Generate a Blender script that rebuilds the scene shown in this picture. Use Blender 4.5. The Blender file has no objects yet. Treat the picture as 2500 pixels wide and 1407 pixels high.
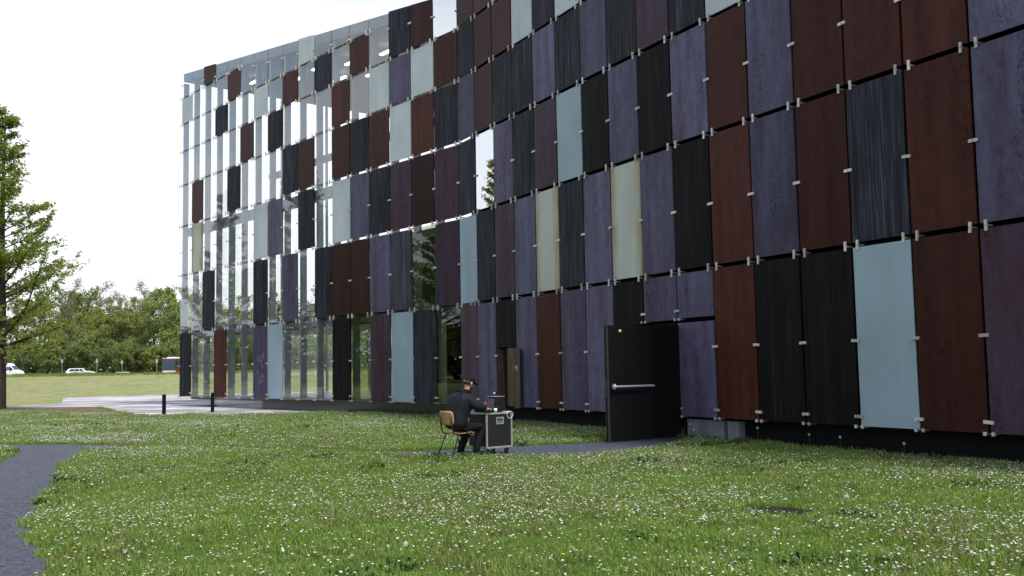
import bpy, bmesh, math, random
import numpy as np
from mathutils import Vector, Matrix

random.seed(7); rng = np.random.default_rng(7)
S = bpy.context.scene
COL = S.collection
R = math.radians

# ---------------------------------------------------------------- camera
EYE = 1.535
PITCH, ROLL = 0.079325, -0.017457
cam_d = bpy.data.cameras.new('camera'); cam = bpy.data.objects.new('camera', cam_d); COL.objects.link(cam)
fw = Vector((0, math.cos(PITCH), math.sin(PITCH))); up = Vector((0, -math.sin(PITCH), math.cos(PITCH))); rt = Vector((1, 0, 0))
cx = rt*math.cos(ROLL)+up*math.sin(ROLL); cy = up*math.cos(ROLL)-rt*math.sin(ROLL)
m = Matrix((cx, cy, -fw)).transposed().to_4x4(); m.translation = (0, 0, EYE)
cam.matrix_world = m
cam_d.sensor_width = 36; cam_d.lens = 36*2452/2500; cam_d.clip_start = 0.1; cam_d.clip_end = 4000
S.camera = cam

# ---------------------------------------------------------------- sky, sun, exposure
SUN_EL, SUN_AZ = 58, 140         # azimuth clockwise from +Y: high, behind the camera's right shoulder, grazing past the facade
W = bpy.data.worlds.new('World'); S.world = W; W.use_nodes = True
nt = W.node_tree; nt.nodes.clear()
def N(t, ty, **k):
    n = t.nodes.new(ty)
    for a, b in k.items(): setattr(n, a, b)
    return n
out = N(nt, 'ShaderNodeOutputWorld'); bg = N(nt, 'ShaderNodeBackground'); bg.inputs['Strength'].default_value = 0.11
sky = N(nt, 'ShaderNodeTexSky', sky_type='NISHITA'); sky.sun_disc = False
sky.sun_elevation = R(SUN_EL); sky.sun_rotation = R(SUN_AZ)
tc = N(nt, 'ShaderNodeTexCoord'); mp = N(nt, 'ShaderNodeMapping'); mp.inputs['Scale'].default_value = (1.0, 1.0, 2.6)
mp.inputs['Location'].default_value = (1.35, 0.62, 0.2)
no = N(nt, 'ShaderNodeTexNoise'); no.inputs['Scale'].default_value = 1.7; no.inputs['Detail'].default_value = 7; no.inputs['Roughness'].default_value = 0.55
cr = N(nt, 'ShaderNodeValToRGB'); cr.color_ramp.elements[0].position = 0.42; cr.color_ramp.elements[1].position = 0.60
n2 = N(nt, 'ShaderNodeTexNoise'); n2.inputs['Scale'].default_value = 4; n2.inputs['Detail'].default_value = 6
cc = N(nt, 'ShaderNodeMix', data_type='RGBA'); cc.inputs['A'].default_value = (6.2, 6.45, 6.85, 1); cc.inputs['B'].default_value = (7.3, 7.4, 7.55, 1)
mx = N(nt, 'ShaderNodeMix', data_type='RGBA')
L = nt.links.new
L(tc.outputs['Generated'], mp.inputs['Vector']); L(mp.outputs[0], no.inputs['Vector']); L(no.outputs[0], cr.inputs[0])
L(mp.outputs[0], n2.inputs['Vector']); L(n2.outputs[0], cc.inputs['Factor'])
sz = N(nt, 'ShaderNodeSeparateXYZ'); L(tc.outputs['Generated'], sz.inputs[0])
hz = N(nt, 'ShaderNodeMapRange'); hz.inputs[1].default_value = .10; hz.inputs[2].default_value = .42; hz.inputs[3].default_value = 1; hz.inputs[4].default_value = 0
L(sz.outputs[2], hz.inputs[0]); ad = N(nt, 'ShaderNodeMath', operation='ADD', use_clamp=True); L(cr.outputs[0], ad.inputs[0]); L(hz.outputs[0], ad.inputs[1])
L(ad.outputs[0], mx.inputs['Factor']); L(sky.outputs[0], mx.inputs['A']); L(cc.outputs['Result'], mx.inputs['B'])
L(mx.outputs['Result'], bg.inputs['Color']); L(bg.outputs[0], out.inputs[0])
sl = bpy.data.lights.new('sun', 'SUN'); sl.energy = 3.0; sl.angle = R(9); sl.color = (1, 0.95, 0.87)
so = bpy.data.objects.new('sun', sl); COL.objects.link(so)
sd = Vector((math.sin(R(SUN_AZ))*math.cos(R(SUN_EL)), math.cos(R(SUN_AZ))*math.cos(R(SUN_EL)), math.sin(R(SUN_EL))))
so.rotation_euler = sd.to_track_quat('Z', 'Y').to_euler(); so.location = (0, 0, 60)
S.view_settings.view_transform = 'Standard'; S.view_settings.look = 'None'; S.view_settings.gamma = 1; S.view_settings.exposure = 0.72
S.view_settings.use_curve_mapping = False
S.render.engine = 'CYCLES'
S.cycles.max_bounces = 10; S.cycles.transparent_max_bounces = 24; S.cycles.glossy_bounces = 4; S.cycles.diffuse_bounces = 3
S.cycles.caustics_reflective = False; S.cycles.caustics_refractive = False

# ---------------------------------------------------------------- material helpers
MATS = {}
def mat(name):
    m = bpy.data.materials.new(name); m.use_nodes = True; MATS[name] = m
    t = m.node_tree; t.nodes.clear(); o = N(t, 'ShaderNodeOutputMaterial')
    return m, t, o
def prin(t, col=(.5,.5,.5), rough=.6, spec=.5, metal=0):
    p = N(t, 'ShaderNodeBsdfPrincipled')
    if col is not None: p.inputs['Base Color'].default_value = (*col, 1)
    p.inputs['Roughness'].default_value = rough; p.inputs['Specular IOR Level'].default_value = spec; p.inputs['Metallic'].default_value = metal
    return p
def noise(t, vec, scale, detail=5, rough=.55, dist=0, dim=None):
    n = N(t, 'ShaderNodeTexNoise'); n.inputs['Scale'].default_value = scale; n.inputs['Detail'].default_value = detail
    n.inputs['Roughness'].default_value = rough; n.inputs['Distortion'].default_value = dist
    if vec is not None: t.links.new(vec, n.inputs['Vector'])
    return n.outputs[0]
def ramp(t, fac, stops):
    r = N(t, 'ShaderNodeValToRGB'); e = r.color_ramp.elements
    while len(e) < len(stops): e.new(.5)
    for i, (p, c) in enumerate(stops):
        e[i].position = p; e[i].color = (*c, 1) if len(c) == 3 else c
    t.links.new(fac, r.inputs[0]); return r.outputs[0]
def mix(t, f, a, b, blend='MIX'):
    n = N(t, 'ShaderNodeMix', data_type='RGBA', blend_type=blend)
    for sock, v in (('Factor', f), ('A', a), ('B', b)):
        if isinstance(v, (int, float)): n.inputs[sock].default_value = v
        elif isinstance(v, tuple): n.inputs[sock].default_value = (*v, 1)
        else: t.links.new(v, n.inputs[sock])
    return n.outputs['Result']
def math_(t, op, a, b=None, c=None):
    n = N(t, 'ShaderNodeMath', operation=op)
    for i, v in enumerate((a, b, c)):
        if v is None: continue
        if isinstance(v, (int, float)): n.inputs[i].default_value = v
        else: t.links.new(v, n.inputs[i])
    return n.outputs[0]
def objvec(t, scale=(1,1,1), rnd=True, src='Object'):
    c = N(t, 'ShaderNodeTexCoord'); mpn = N(t, 'ShaderNodeMapping'); mpn.inputs['Scale'].default_value = scale
    t.links.new(c.outputs[src], mpn.inputs['Vector'])
    if rnd:
        oi = N(t, 'ShaderNodeObjectInfo'); v = N(t, 'ShaderNodeVectorMath', operation='SCALE'); v.inputs[0].default_value = (37, 51, 23)
        t.links.new(oi.outputs['Random'], v.inputs['Scale'])
        a = N(t, 'ShaderNodeVectorMath', operation='ADD'); t.links.new(mpn.outputs[0], a.inputs[0]); t.links.new(v.outputs[0], a.inputs[1])
        return a.outputs[0]
    return mpn.outputs[0]
def bump(t, p, h, strength=.3, dist=.01):
    b = N(t, 'ShaderNodeBump'); b.inputs['Strength'].default_value = strength; b.inputs['Distance'].default_value = dist
    t.links.new(h, b.inputs['Height']); t.links.new(b.outputs[0], p.inputs['Normal'])
def rnd(t): return N(t, 'ShaderNodeObjectInfo').outputs['Random']
def island(t): return N(t, 'ShaderNodeNewGeometry').outputs['Random Per Island']

def plain(name, col, rough=.6, spec=.5, metal=0, var=.12, scale=6):
    m, t, o = mat(name); p = prin(t, None, rough, spec, metal)
    n = noise(t, objvec(t, (1,1,1), True), scale, 5)
    lo = tuple(c*(1-var) for c in col); hi = tuple(min(1, c*(1+var)) for c in col)
    t.links.new(ramp(t, n, [(.3, lo), (.7, hi)]), p.inputs['Base Color']); t.links.new(p.outputs[0], o.inputs[0]); return m

def mk_purple(name, a, b, c):
    m, t, o = mat(name); p = prin(t, None, .42, .08)
    st = noise(t, objvec(t, (3.2, 1, .22)), 1.0, 4, .5)
    blot = noise(t, objvec(t, (1.2, 1, .5)), 1.4, 5, .6)
    mott = noise(t, objvec(t, (1.3, 1, .7)), 5.5, 9, .72)
    st = math_(t, 'ADD', math_(t, 'MULTIPLY', st, .5), math_(t, 'MULTIPLY', mott, .5))
    base = ramp(t, st, [(.36, c), (.49, b), (.62, a)])
    base = mix(t, math_(t, 'MULTIPLY', ramp(t, blot, [(.45, (0,0,0)), (.72, (1,1,1))]), .55), base, c)
    sp = noise(t, objvec(t, (1, 1, .6)), 34, 3, .7)
    zone = ramp(t, noise(t, objvec(t, (2.2, 1, .35)), 1.3, 3), [(.5, (0,0,0)), (.7, (1,1,1))])
    dots = math_(t, 'MULTIPLY', ramp(t, sp, [(.50, (0,0,0)), (.58, (1,1,1))]), zone)
    base = mix(t, math_(t, 'MULTIPLY', dots, .85), base, tuple(x*.30 for x in c))
    br = math_(t, 'ADD', math_(t, 'MULTIPLY', rnd(t), .6), .7)
    base = mix(t, 1.0, base, br, 'MULTIPLY')
    t.links.new(base, p.inputs['Base Color'])
    t.links.new(math_(t, 'ADD', math_(t, 'MULTIPLY', sp, .3), .3), p.inputs['Roughness'])
    bump(t, p, sp, .12, .004); t.links.new(p.outputs[0], o.inputs[0]); return m
PURPLE = mk_purple('purple_weathered_steel', (.118,.118,.195), (.092,.084,.142), (.066,.044,.062))
PLUM = mk_purple('plum_weathered_steel', (.072,.052,.088), (.060,.036,.056), (.052,.023,.027))
RUST = mk_purple('rust_brown_steel', (.074,.024,.020), (.057,.0178,.0130), (.038,.0120,.0092))
RUSTD = mk_purple('dark_rust_steel', (.046,.016,.012), (.034,.0115,.0085), (.023,.0085,.0068))

def mk_wood(name, dark, mid, light, brown=0.0):
    m, t, o = mat(name); p = prin(t, None, .6, .07)
    st = noise(t, objvec(t, (26, 8, .8)), 1.0, 7, .65, .3)
    big = noise(t, objvec(t, (1.5, 1, .4)), 1.6, 4)
    base = ramp(t, st, [(.36, dark), (.52, mid), (.68, light)])
    base = mix(t, math_(t, 'MULTIPLY', ramp(t, big, [(.45,(0,0,0)),(.7,(1,1,1))]), .6), base, tuple(x*.55 for x in dark))
    kn = N(t, 'ShaderNodeTexVoronoi'); kn.inputs['Scale'].default_value = 3.2; t.links.new(objvec(t, (2.6, .1, 1)), kn.inputs['Vector'])
    base = mix(t, ramp(t, kn.outputs['Distance'], [(.05,(1,1,1)),(.1,(0,0,0))]), base, tuple(x*.35 for x in dark))
    br = math_(t, 'ADD', math_(t, 'MULTIPLY', island(t), .36), .8)
    base = mix(t, 1.0, base, br, 'MULTIPLY')
    br2 = math_(t, 'ADD', math_(t, 'MULTIPLY', rnd(t), .4), .8)
    base = mix(t, 1.0, base, br2, 'MULTIPLY')
    t.links.new(base, p.inputs['Base Color']); bump(t, p, st, .3, .004)
    t.links.new(p.outputs[0], o.inputs[0]); return m
WOOD = mk_wood('weathered_blue_grey_wood', (.016,.0168,.023), (.031,.0325,.043), (.085,.088,.107))
WOODL = mk_wood('bleached_grey_wood', (.034,.034,.046), (.056,.056,.073), (.11,.11,.13))
WOODD = mk_wood('dark_brown_wood', (.007,.0062,.0065), (.0115,.010,.010), (.02,.018,.017))
WOODH = mk_wood('grey_brown_hatch_wood', (.075,.052,.036), (.135,.098,.068), (.21,.16,.115))

def mk_frost(name, col, stain=None):
    m, t, o = mat(name); p = prin(t, None, .38, .5)
    c = ramp(t, noise(t, objvec(t, (1,1,.5)), 1.2, 5), [(.3, tuple(x*.86 for x in col)), (.7, col)])
    c = mix(t, ramp(t, noise(t, objvec(t, (9,1,.3)), 1.0, 4), [(.55,(0,0,0)),(.85,(.5,.5,.5))]), c, tuple(x*.78 for x in col))
    if stain:
        tcn = N(t, 'ShaderNodeTexCoord'); sx = N(t, 'ShaderNodeSeparateXYZ'); t.links.new(tcn.outputs['Object'], sx.inputs[0])
        e = math_(t, 'ABSOLUTE', math_(t, 'SUBTRACT', sx.outputs[0], .6)); wob = noise(t, objvec(t, (3,1,.6)), 1.5, 5)
        f = math_(t, 'ADD', math_(t, 'MULTIPLY', e, 1.5), math_(t, 'SUBTRACT', wob, .95))
        c = mix(t, ramp(t, f, [(.0,(0,0,0)),(.55,(1,1,1))]), c, stain)
    t.links.new(c, p.inputs['Base Color'])
    tr = N(t, 'ShaderNodeBsdfTranslucent'); t.links.new(c, tr.inputs[0])
    ms = N(t, 'ShaderNodeMixShader'); ms.inputs[0].default_value = .52
    t.links.new(p.outputs[0], ms.inputs[1]); t.links.new(tr.outputs[0], ms.inputs[2]); t.links.new(ms.outputs[0], o.inputs[0]); return m
FROST = mk_frost('frosted_pale_blue_glass', (.62,.77,.86))
STAIN = mk_frost('yellow_stained_frosted_glass', (.86,.89,.83), (.6,.48,.22))

PALE = mk_frost('backlit_frosted_glass', (.88,.94,.97))  # lighter copy of the frosted glass, backlight glow put into its colour
def mk_glass(name, tint, rough=0.0, boost=1.0, base=0.0, ior=1.5):
    m, t, o = mat(name)
    g = N(t, 'ShaderNodeNewGeometry'); fr = N(t, 'ShaderNodeFresnel')
    t.links.new(math_(t, 'ADD', math_(t, 'MULTIPLY', g.outputs['Backfacing'], 1/ior-ior), ior), fr.inputs['IOR'])
    f = math_(t, 'MINIMUM', math_(t, 'ADD', math_(t, 'MULTIPLY', fr.outputs[0], boost), base), 1.0)
    tr = N(t, 'ShaderNodeBsdfTransparent'); tr.inputs[0].default_value = (*tint, 1)
    gl = N(t, 'ShaderNodeBsdfGlossy'); gl.inputs['Roughness'].default_value = rough; gl.inputs[0].default_value = (.9,.95,1,1)
    ms = N(t, 'ShaderNodeMixShader'); t.links.new(f, ms.inputs[0]); t.links.new(tr.outputs[0], ms.inputs[1]); t.links.new(gl.outputs[0], ms.inputs[2])
    t.links.new(ms.outputs[0], o.inputs[0]); return m
GLASS = mk_glass('clear_glass', (.985,.995,.99), 0.0, 1.05)
OLIVE = mk_glass('olive_tinted_glass', (.66,.72,.58), 0.0)
MIRROR = mk_glass('mirror_glass', (.2,.22,.25), 0.0, 1.0, .62)
CARGLASS = mk_glass('vehicle_glass', (.25,.3,.35), 0.02, 1.2, .1)

m, t, o = mat('clip_steel'); p = prin(t, None, .45, .5, .35)
cn = noise(t, objvec(t, (6,6,6)), 3, 4)
cl = ramp(t, cn, [(.4, (.72,.71,.69)), (.62, (.6,.55,.48)), (.75, (.28,.17,.10))])
t.links.new(mix(t, 1.0, cl, math_(t, 'ADD', math_(t, 'MULTIPLY', rnd(t), .5), .6), 'MULTIPLY'), p.inputs['Base Color']); t.links.new(p.outputs[0], o.inputs[0]); CLIP = m
BLACK = plain('black_backing_wall', (.006,.006,.007), .8, .1)
DARKM = plain('dark_steel', (.05,.055,.065), .45, .5, .3)
POSTM = plain('grey_steel_post', (.26,.275,.33), .4, .5, .3)
ROOFM = plain('roof_grey', (.16,.17,.19), .7)
CONC = plain('blue_grey_concrete', (.15,.165,.19), .8, .3, 0, .3, 2.5)
FLOORM = plain('hall_floor', (.16,.165,.165), .35, .5)
TEAL = plain('pale_teal_board', (.33,.55,.50), .6)
PLINTH = plain('dark_plinth_glass', (.018,.02,.024), .18, .6)
WHITEP = plain('white_paint', (.75,.76,.78), .3, .6, 0, .05)
REDP = plain('dark_red_paint', (.16,.03,.035), .3, .6)
COACHGLASS = plain('coach_glass', (.05,.07,.105), .15, .5)
TYRE = plain('tyre_rubber', (.02,.02,.02), .8)
RIM = plain('wheel_rim', (.45,.45,.47), .3, .5, .8)
m, t, o = mat('ceiling_tube'); e = N(t, 'ShaderNodeEmission'); e.inputs[0].default_value = (1,1,.97,1); e.inputs[1].default_value = 2.2; t.links.new(e.outputs[0], o.inputs[0]); TUBE = m

# ---------------------------------------------------------------- mesh helpers
class MB:
    def __init__(s): s.v = []; s.f = []; s.mi = []
    def add(s, vs, fs, mi=0):
        b = len(s.v); s.v += [tuple(x) for x in vs]; s.f += [tuple(i+b for i in q) for q in fs]; s.mi += [mi]*len(fs)
    def box(s, x0, x1, y0, y1, z0, z1, mi=0, M=None):
        vs = [Vector((x, y, z)) for x in (x0, x1) for y in (y0, y1) for z in (z0, z1)]
        if M is not None: vs = [M @ v for v in vs]
        s.add(vs, [(0,1,3,2),(4,6,7,5),(0,4,5,1),(2,3,7,6),(0,2,6,4),(1,5,7,3)], mi)
    def prism(s, poly, z0, z1, mi=0):
        n = len(poly)
        if sum(poly[i][0]*poly[(i+1)%n][1]-poly[(i+1)%n][0]*poly[i][1] for i in range(n)) < 0: poly = poly[::-1]
        s.add([(x,y,z0) for x,y in poly]+[(x,y,z1) for x,y in poly],
              [tuple(range(n-1,-1,-1)), tuple(range(n,2*n))]+[(i,(i+1)%n,n+(i+1)%n,n+i) for i in range(n)], mi)
    def tube(s, pts, rad, n=8, mi=0, cap=True):
        pts = [Vector(p) for p in pts]
        if not hasattr(rad, '__len__'): rad = [rad]*len(pts)
        vs = []; u = None
        for i, p in enumerate(pts):
            d = (pts[min(i+1, len(pts)-1)]-pts[max(i-1, 0)]).normalized()
            if u is None: u = d.orthogonal().normalized()
            else:
                u = u-d*u.dot(d); u = u.normalized() if u.length > 1e-6 else d.orthogonal().normalized()
            w = d.cross(u)
            vs += [p+(u*math.cos(2*math.pi*k/n)+w*math.sin(2*math.pi*k/n))*rad[i] for k in range(n)]
        fs = [(i*n+k, i*n+(k+1)%n, (i+1)*n+(k+1)%n, (i+1)*n+k) for i in range(len(pts)-1) for k in range(n)]
        if cap: fs += [tuple(range(n-1,-1,-1)), tuple((len(pts)-1)*n+k for k in range(n))]
        s.add(vs, fs, mi)
    def lathe(s, prof, n=16, M=None, mi=0):
        vs = []; 
        for r_, z in prof: vs += [Vector((r_*math.cos(2*math.pi*k/n), r_*math.sin(2*math.pi*k/n), z)) for k in range(n)]
        if M is not None: vs = [M @ v for v in vs]
        fs = [(i*n+k, i*n+(k+1)%n, (i+1)*n+(k+1)%n, (i+1)*n+k) for i in range(len(prof)-1) for k in range(n)]
        fs += [tuple(range(n-1,-1,-1)), tuple((len(prof)-1)*n+k for k in range(n))]
        s.add(vs, fs, mi)
    def mesh(s, name, mats, smooth=False):
        me = bpy.data.meshes.new(name); me.from_pydata(s.v, [], s.f); 
        for mm in (mats if isinstance(mats, (list, tuple)) else [mats]): me.materials.append(mm)
        if len(me.materials) > 1: me.polygons.foreach_set('material_index', s.mi)
        if smooth: me.polygons.foreach_set('use_smooth', [True]*len(me.polygons))
        me.update(); return me
    def build(s, name, mats, parent=None, smooth=False, bev=0, loc=None, rot=None):
        return link(name, s.mesh(name, mats, smooth), parent, bev, loc, rot)
def link(name, me, parent=None, bev=0, loc=None, rot=None):
    o = bpy.data.objects.new(name, me); COL.objects.link(o)
    if parent is not None: o.parent = parent
    if loc is not None: o.location = loc
    if rot is not None: o.rotation_euler = rot
    if bev:
        b = o.modifiers.new('bevel', 'BEVEL'); b.width = bev; b.segments = 2; b.limit_method = 'ANGLE'
    return o
def empty(name, loc=(0,0,0), rz=0, label=None, cat=None, group=None):
    o = bpy.data.objects.new(name, None); COL.objects.link(o); o.location = loc; o.rotation_euler = (0,0,rz); o.empty_display_size = .2
    if label: tag(o, label, cat, group)
    return o
def tag(o, label, cat, group=None, kind=None):
    o['label'] = label; o['category'] = cat
    if group: o['group'] = group
    if kind: o['kind'] = kind
    return o
def kind(o, k): o['kind'] = k; return o
def copy_tree(o, parent=None):
    c = o.copy(); COL.objects.link(c); c.parent = parent
    for ch in list(o.children): copy_tree(ch, c)
    return c
def npmesh(name, V, F, mats, k=4):
    me = bpy.data.meshes.new(name); n = len(F)
    me.vertices.add(len(V)); me.vertices.foreach_set('co', np.asarray(V, np.float32).ravel())
    me.loops.add(n*k); me.loops.foreach_set('vertex_index', np.asarray(F, np.int32).ravel())
    me.polygons.add(n); me.polygons.foreach_set('loop_start', np.arange(0, n*k, k, dtype=np.int32))
    me.update(calc_edges=True); me.validate()
    for mm in (mats if isinstance(mats, (list, tuple)) else [mats]): me.materials.append(mm)
    return me
def inside(P, poly):
    x, y = P[:,0], P[:,1]; r = np.zeros(len(P), bool); n = len(poly)
    for i in range(n):
        (x0,y0), (x1,y1) = poly[i], poly[(i+1)%n]
        if y0 == y1: continue
        c = ((y0 > y) != (y1 > y)) & (x < (x1-x0)*(y-y0)/(y1-y0)+x0); r ^= c
    return r

# ---------------------------------------------------------------- facade frame
FOLD = Vector((-1.592, 31.319)); A1, A2 = -0.871882, -1.092596
W1, W2 = 1.3229, 1.24
D1 = Vector((math.cos(A1), math.sin(A1))); D2 = Vector((math.cos(A2), math.sin(A2)))
N1 = Vector((D1.y, -D1.x)); N2 = Vector((D2.y, -D2.x))        # outward
ZL = [0.46, 3.508, 6.259, 8.646, 10.656, 12.331, 13.686, 14.994]
NC = 36
def roof_z(c): return 16.28-0.1592*c if c <= 17 else 13.574-.02*(c-17)
def fp(c, off=0.0, z=0.0):
    if c <= 17: q = FOLD+D1*((c-17)*W1)+N1*off
    else: q = FOLD+D2*((c-17)*W2)+N2*off
    return Vector((q.x, q.y, z))

# ---------------------------------------------------------------- ground
def gz(x, y):
    y = np.asarray(y, float); x = np.asarray(x, float)
    s = np.clip((y-74)/(150-74), 0, 1); h = 1.38*s**1.15
    h = h+.3*np.exp(-((y-157)/4.5)**2)*(y < 170)+0.10*np.sin(x*.13)*np.exp(-((y-157)/5)**2)
    h = h-np.clip((y-160)/7, 0, 1)*.12
    return h
m, t, o = mat('lawn_ground'); p = prin(t, None, .95, .15)
gv = objvec(t, (1,1,1), False)
c = ramp(t, noise(t, gv, 1.1, 8, .65), [(.3,(.035,.065,.012)),(.5,(.055,.095,.018)),(.7,(.075,.10,.025))])
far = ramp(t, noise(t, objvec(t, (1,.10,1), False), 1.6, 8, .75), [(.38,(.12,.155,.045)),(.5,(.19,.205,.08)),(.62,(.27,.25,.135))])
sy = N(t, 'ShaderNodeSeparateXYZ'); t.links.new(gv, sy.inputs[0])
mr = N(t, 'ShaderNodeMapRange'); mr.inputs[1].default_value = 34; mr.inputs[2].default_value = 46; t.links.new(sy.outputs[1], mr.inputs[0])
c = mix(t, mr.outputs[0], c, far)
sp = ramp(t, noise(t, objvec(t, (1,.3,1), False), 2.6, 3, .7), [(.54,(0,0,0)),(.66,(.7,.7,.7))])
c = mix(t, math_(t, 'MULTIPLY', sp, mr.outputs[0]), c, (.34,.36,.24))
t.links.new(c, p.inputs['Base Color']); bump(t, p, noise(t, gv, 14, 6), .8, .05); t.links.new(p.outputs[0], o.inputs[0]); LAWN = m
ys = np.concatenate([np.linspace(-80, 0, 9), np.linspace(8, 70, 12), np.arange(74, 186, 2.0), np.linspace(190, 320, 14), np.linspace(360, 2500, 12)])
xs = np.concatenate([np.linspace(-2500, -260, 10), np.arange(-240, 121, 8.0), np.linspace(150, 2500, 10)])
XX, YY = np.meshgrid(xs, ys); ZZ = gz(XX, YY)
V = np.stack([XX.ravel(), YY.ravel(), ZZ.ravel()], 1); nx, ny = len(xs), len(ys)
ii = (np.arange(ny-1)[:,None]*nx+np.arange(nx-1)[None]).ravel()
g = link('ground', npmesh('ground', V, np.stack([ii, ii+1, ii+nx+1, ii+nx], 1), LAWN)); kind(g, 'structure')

def wob(poly, n=8, a=.06, seed=1):
    r_ = random.Random(seed); o = []
    for i in range(len(poly)):
        p0, p1 = poly[i], poly[(i+1) % len(poly)]
        L_ = math.dist(p0, p1); k = max(1, min(60, int(L_*n)))
        for j in range(k):
            tt = j/k; o.append((p0[0]+(p1[0]-p0[0])*tt+r_.uniform(-a, a), p0[1]+(p1[1]-p0[1])*tt+r_.uniform(-a, a)))
    return o
def smooth_line(pts, per=10):
    P = [pts[0]]+list(pts)+[pts[-1]]; o = []
    for i in range(1, len(P)-2):
        for j in range(per):
            tt = j/per; a, b, c_, d = (Vector(q) for q in P[i-1:i+3])
            o.append(tuple(.5*((2*b)+(c_-a)*tt+(2*a-5*b+4*c_-d)*tt*tt+(3*b-a-3*c_+d)*tt**3)))
    o.append(tuple(pts[-1])); return o
m, t, o = mat('asphalt_path'); p = prin(t, None, .7, .45)
c = ramp(t, noise(t, objvec(t, (1,1,1), False), 16, 8, .9), [(.40,(.012,.014,.024)),(.5,(.048,.056,.09)),(.60,(.16,.175,.24))])
c = mix(t, ramp(t, noise(t, objvec(t, (1,1,1), False), 2.2, 7, .7), [(.42,(0,0,0)),(.68,(.75,.75,.75))]), c, (.08,.085,.115))
c = mix(t, ramp(t, noise(t, objvec(t, (1,1,1), False), 5.5, 5, .7), [(.56,(0,0,0)),(.66,(.6,.6,.6))]), c, (.016,.017,.02))
t.links.new(c, p.inputs['Base Color']); bump(t, p, noise(t, objvec(t, (1,1,1), False), 45, 6, .8), 1.0, .03); t.links.new(p.outputs[0], o.inputs[0]); ASPH = m
right_edge = smooth_line([(-2.9,4.0),(-3.45,7.0),(-3.65,7.9),(-4.2,8.9),(-5.0,10.4),(-5.6,11.9),(-6.55,14.3),(-7.6,17.1),(-8.5,20.0),(-8.9,20.9)], 6)
cross_lo = smooth_line([(-8.9,20.9),(-7.0,20.75),(-4.9,19.75),(-2.7,18.6),(-1.2,17.75),(0.2,17.35),(1.3,17.45),(2.3,18.3),(3.05,19.3)], 6)
cross_hi = smooth_line([(3.75,21.0),(2.4,21.4),(1.5,20.3),(0.0,19.75),(-2.3,19.0),(-4.9,20.15),(-7.0,21.15),(-9.3,22.2),(-11.6,22.8),(-16,23.2)], 6)
left_edge = smooth_line([(-16,22.0),(-12.0,21.9),(-10.7,21.5),(-9.8,19.8),(-9.2,18.1),(-8.4,14.5),(-7.4,11.0),(-6.5,8.0),(-5.6,4.0)], 6)
PATH = wob(right_edge+cross_lo+cross_hi+left_edge, 6, .06, 3)
def flat(name, poly, z, mt):
    bm = bmesh.new(); f = bm.faces.new([bm.verts.new((x, y, z)) for x, y in poly]); bmesh.ops.triangulate(bm, faces=[f])
    me = bpy.data.meshes.new(name); bm.normal_update()
    for ff in bm.faces:
        if ff.normal.z < 0: ff.normal_flip()
    bm.to_mesh(me); bm.free(); me.materials.append(mt); return kind(link(name, me), 'structure')
flat('path', PATH, .008, ASPH)
m, t, o = mat('plaza_paving'); p = prin(t, None, .5, .5)
pv = objvec(t, (1,1,1), False)
p.inputs['Specular IOR Level'].default_value = .22
c = ramp(t, noise(t, pv, 8, 6), [(.35,(.21,.20,.22)),(.65,(.27,.26,.285))])
glare = ramp(t, noise(t, objvec(t, (.3,.5,1), False), .9, 6, .65, .8), [(.48,(0,0,0)),(.64,(1,1,1))])  # streaks of bright light on the paving, put into its colour and roughness
pale = mix(t, glare, c, (.62,.62,.66))
t.links.new(pale, p.inputs['Base Color']); t.links.new(ramp(t, glare, [(0,(.7,.7,.7)),(1,(.4,.4,.4))]), p.inputs['Roughness'])
t.links.new(p.outputs[0], o.inputs[0]); PAVE = m
PLAZA = [(-31.2,69.8),(-25.4,74.5),(-8,92),(14,76),(-2,42),(-6.0,37.6),(-9.0,36.6),(-11.5,36.9),(-13.6,37.2),(-14.6,38.6),(-16.2,41.5),(-18.2,45.0),(-20.0,48.6),(-26.6,50.4),(-50,51),(-50,53.4),(-26.6,52.3),(-24.9,55.6)]
flat('plaza', wob(PLAZA, .8, .07, 5), .010, PAVE)
m, t, o = mat('worn_dry_turf'); p = prin(t, None, .95, .1)
t.links.new(ramp(t, noise(t, objvec(t, (1,1,1), False), 1.4, 8, .65), [(.3,(.10,.075,.045)),(.55,(.15,.125,.07)),(.75,(.12,.13,.05))]), p.inputs['Base Color'])
bump(t, p, noise(t, objvec(t, (1,1,1), False), 12, 6), .8, .06); t.links.new(p.outputs[0], o.inputs[0]); WORN = m
BARE = [(-26,50.2),(-20.1,48.5),(-18.2,44.9),(-16.2,41.4),(-14.7,38.5),(-16.5,39.0),(-19,41.8),(-22.5,45.2),(-27,47)]
flat('bare_soil', wob(BARE, 1.2, .15, 6), .006, WORN)
HOLE = wob([(2.3,10.5),(2.6,10.2),(2.95,10.15),(3.15,10.45),(2.9,10.85),(2.5,10.9)], 12, .04, 9)
m, t, o = mat('dark_soil'); p = prin(t, (.018,.017,.016), .95, .1); t.links.new(p.outputs[0], o.inputs[0]); SOIL = m
flat('soil_patch', HOLE, .006, SOIL)
# far road behind the verge
road = MB(); rx = list(range(-200, 121, 8))
road.add([(x, y, float(gz(x, y))+.03) for x in rx for y in (170.5, 184)], [(2*i, 2*i+2, 2*i+3, 2*i+1) for i in range(len(rx)-1)])
kind(road.build('road', ASPH), 'structure')

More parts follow.
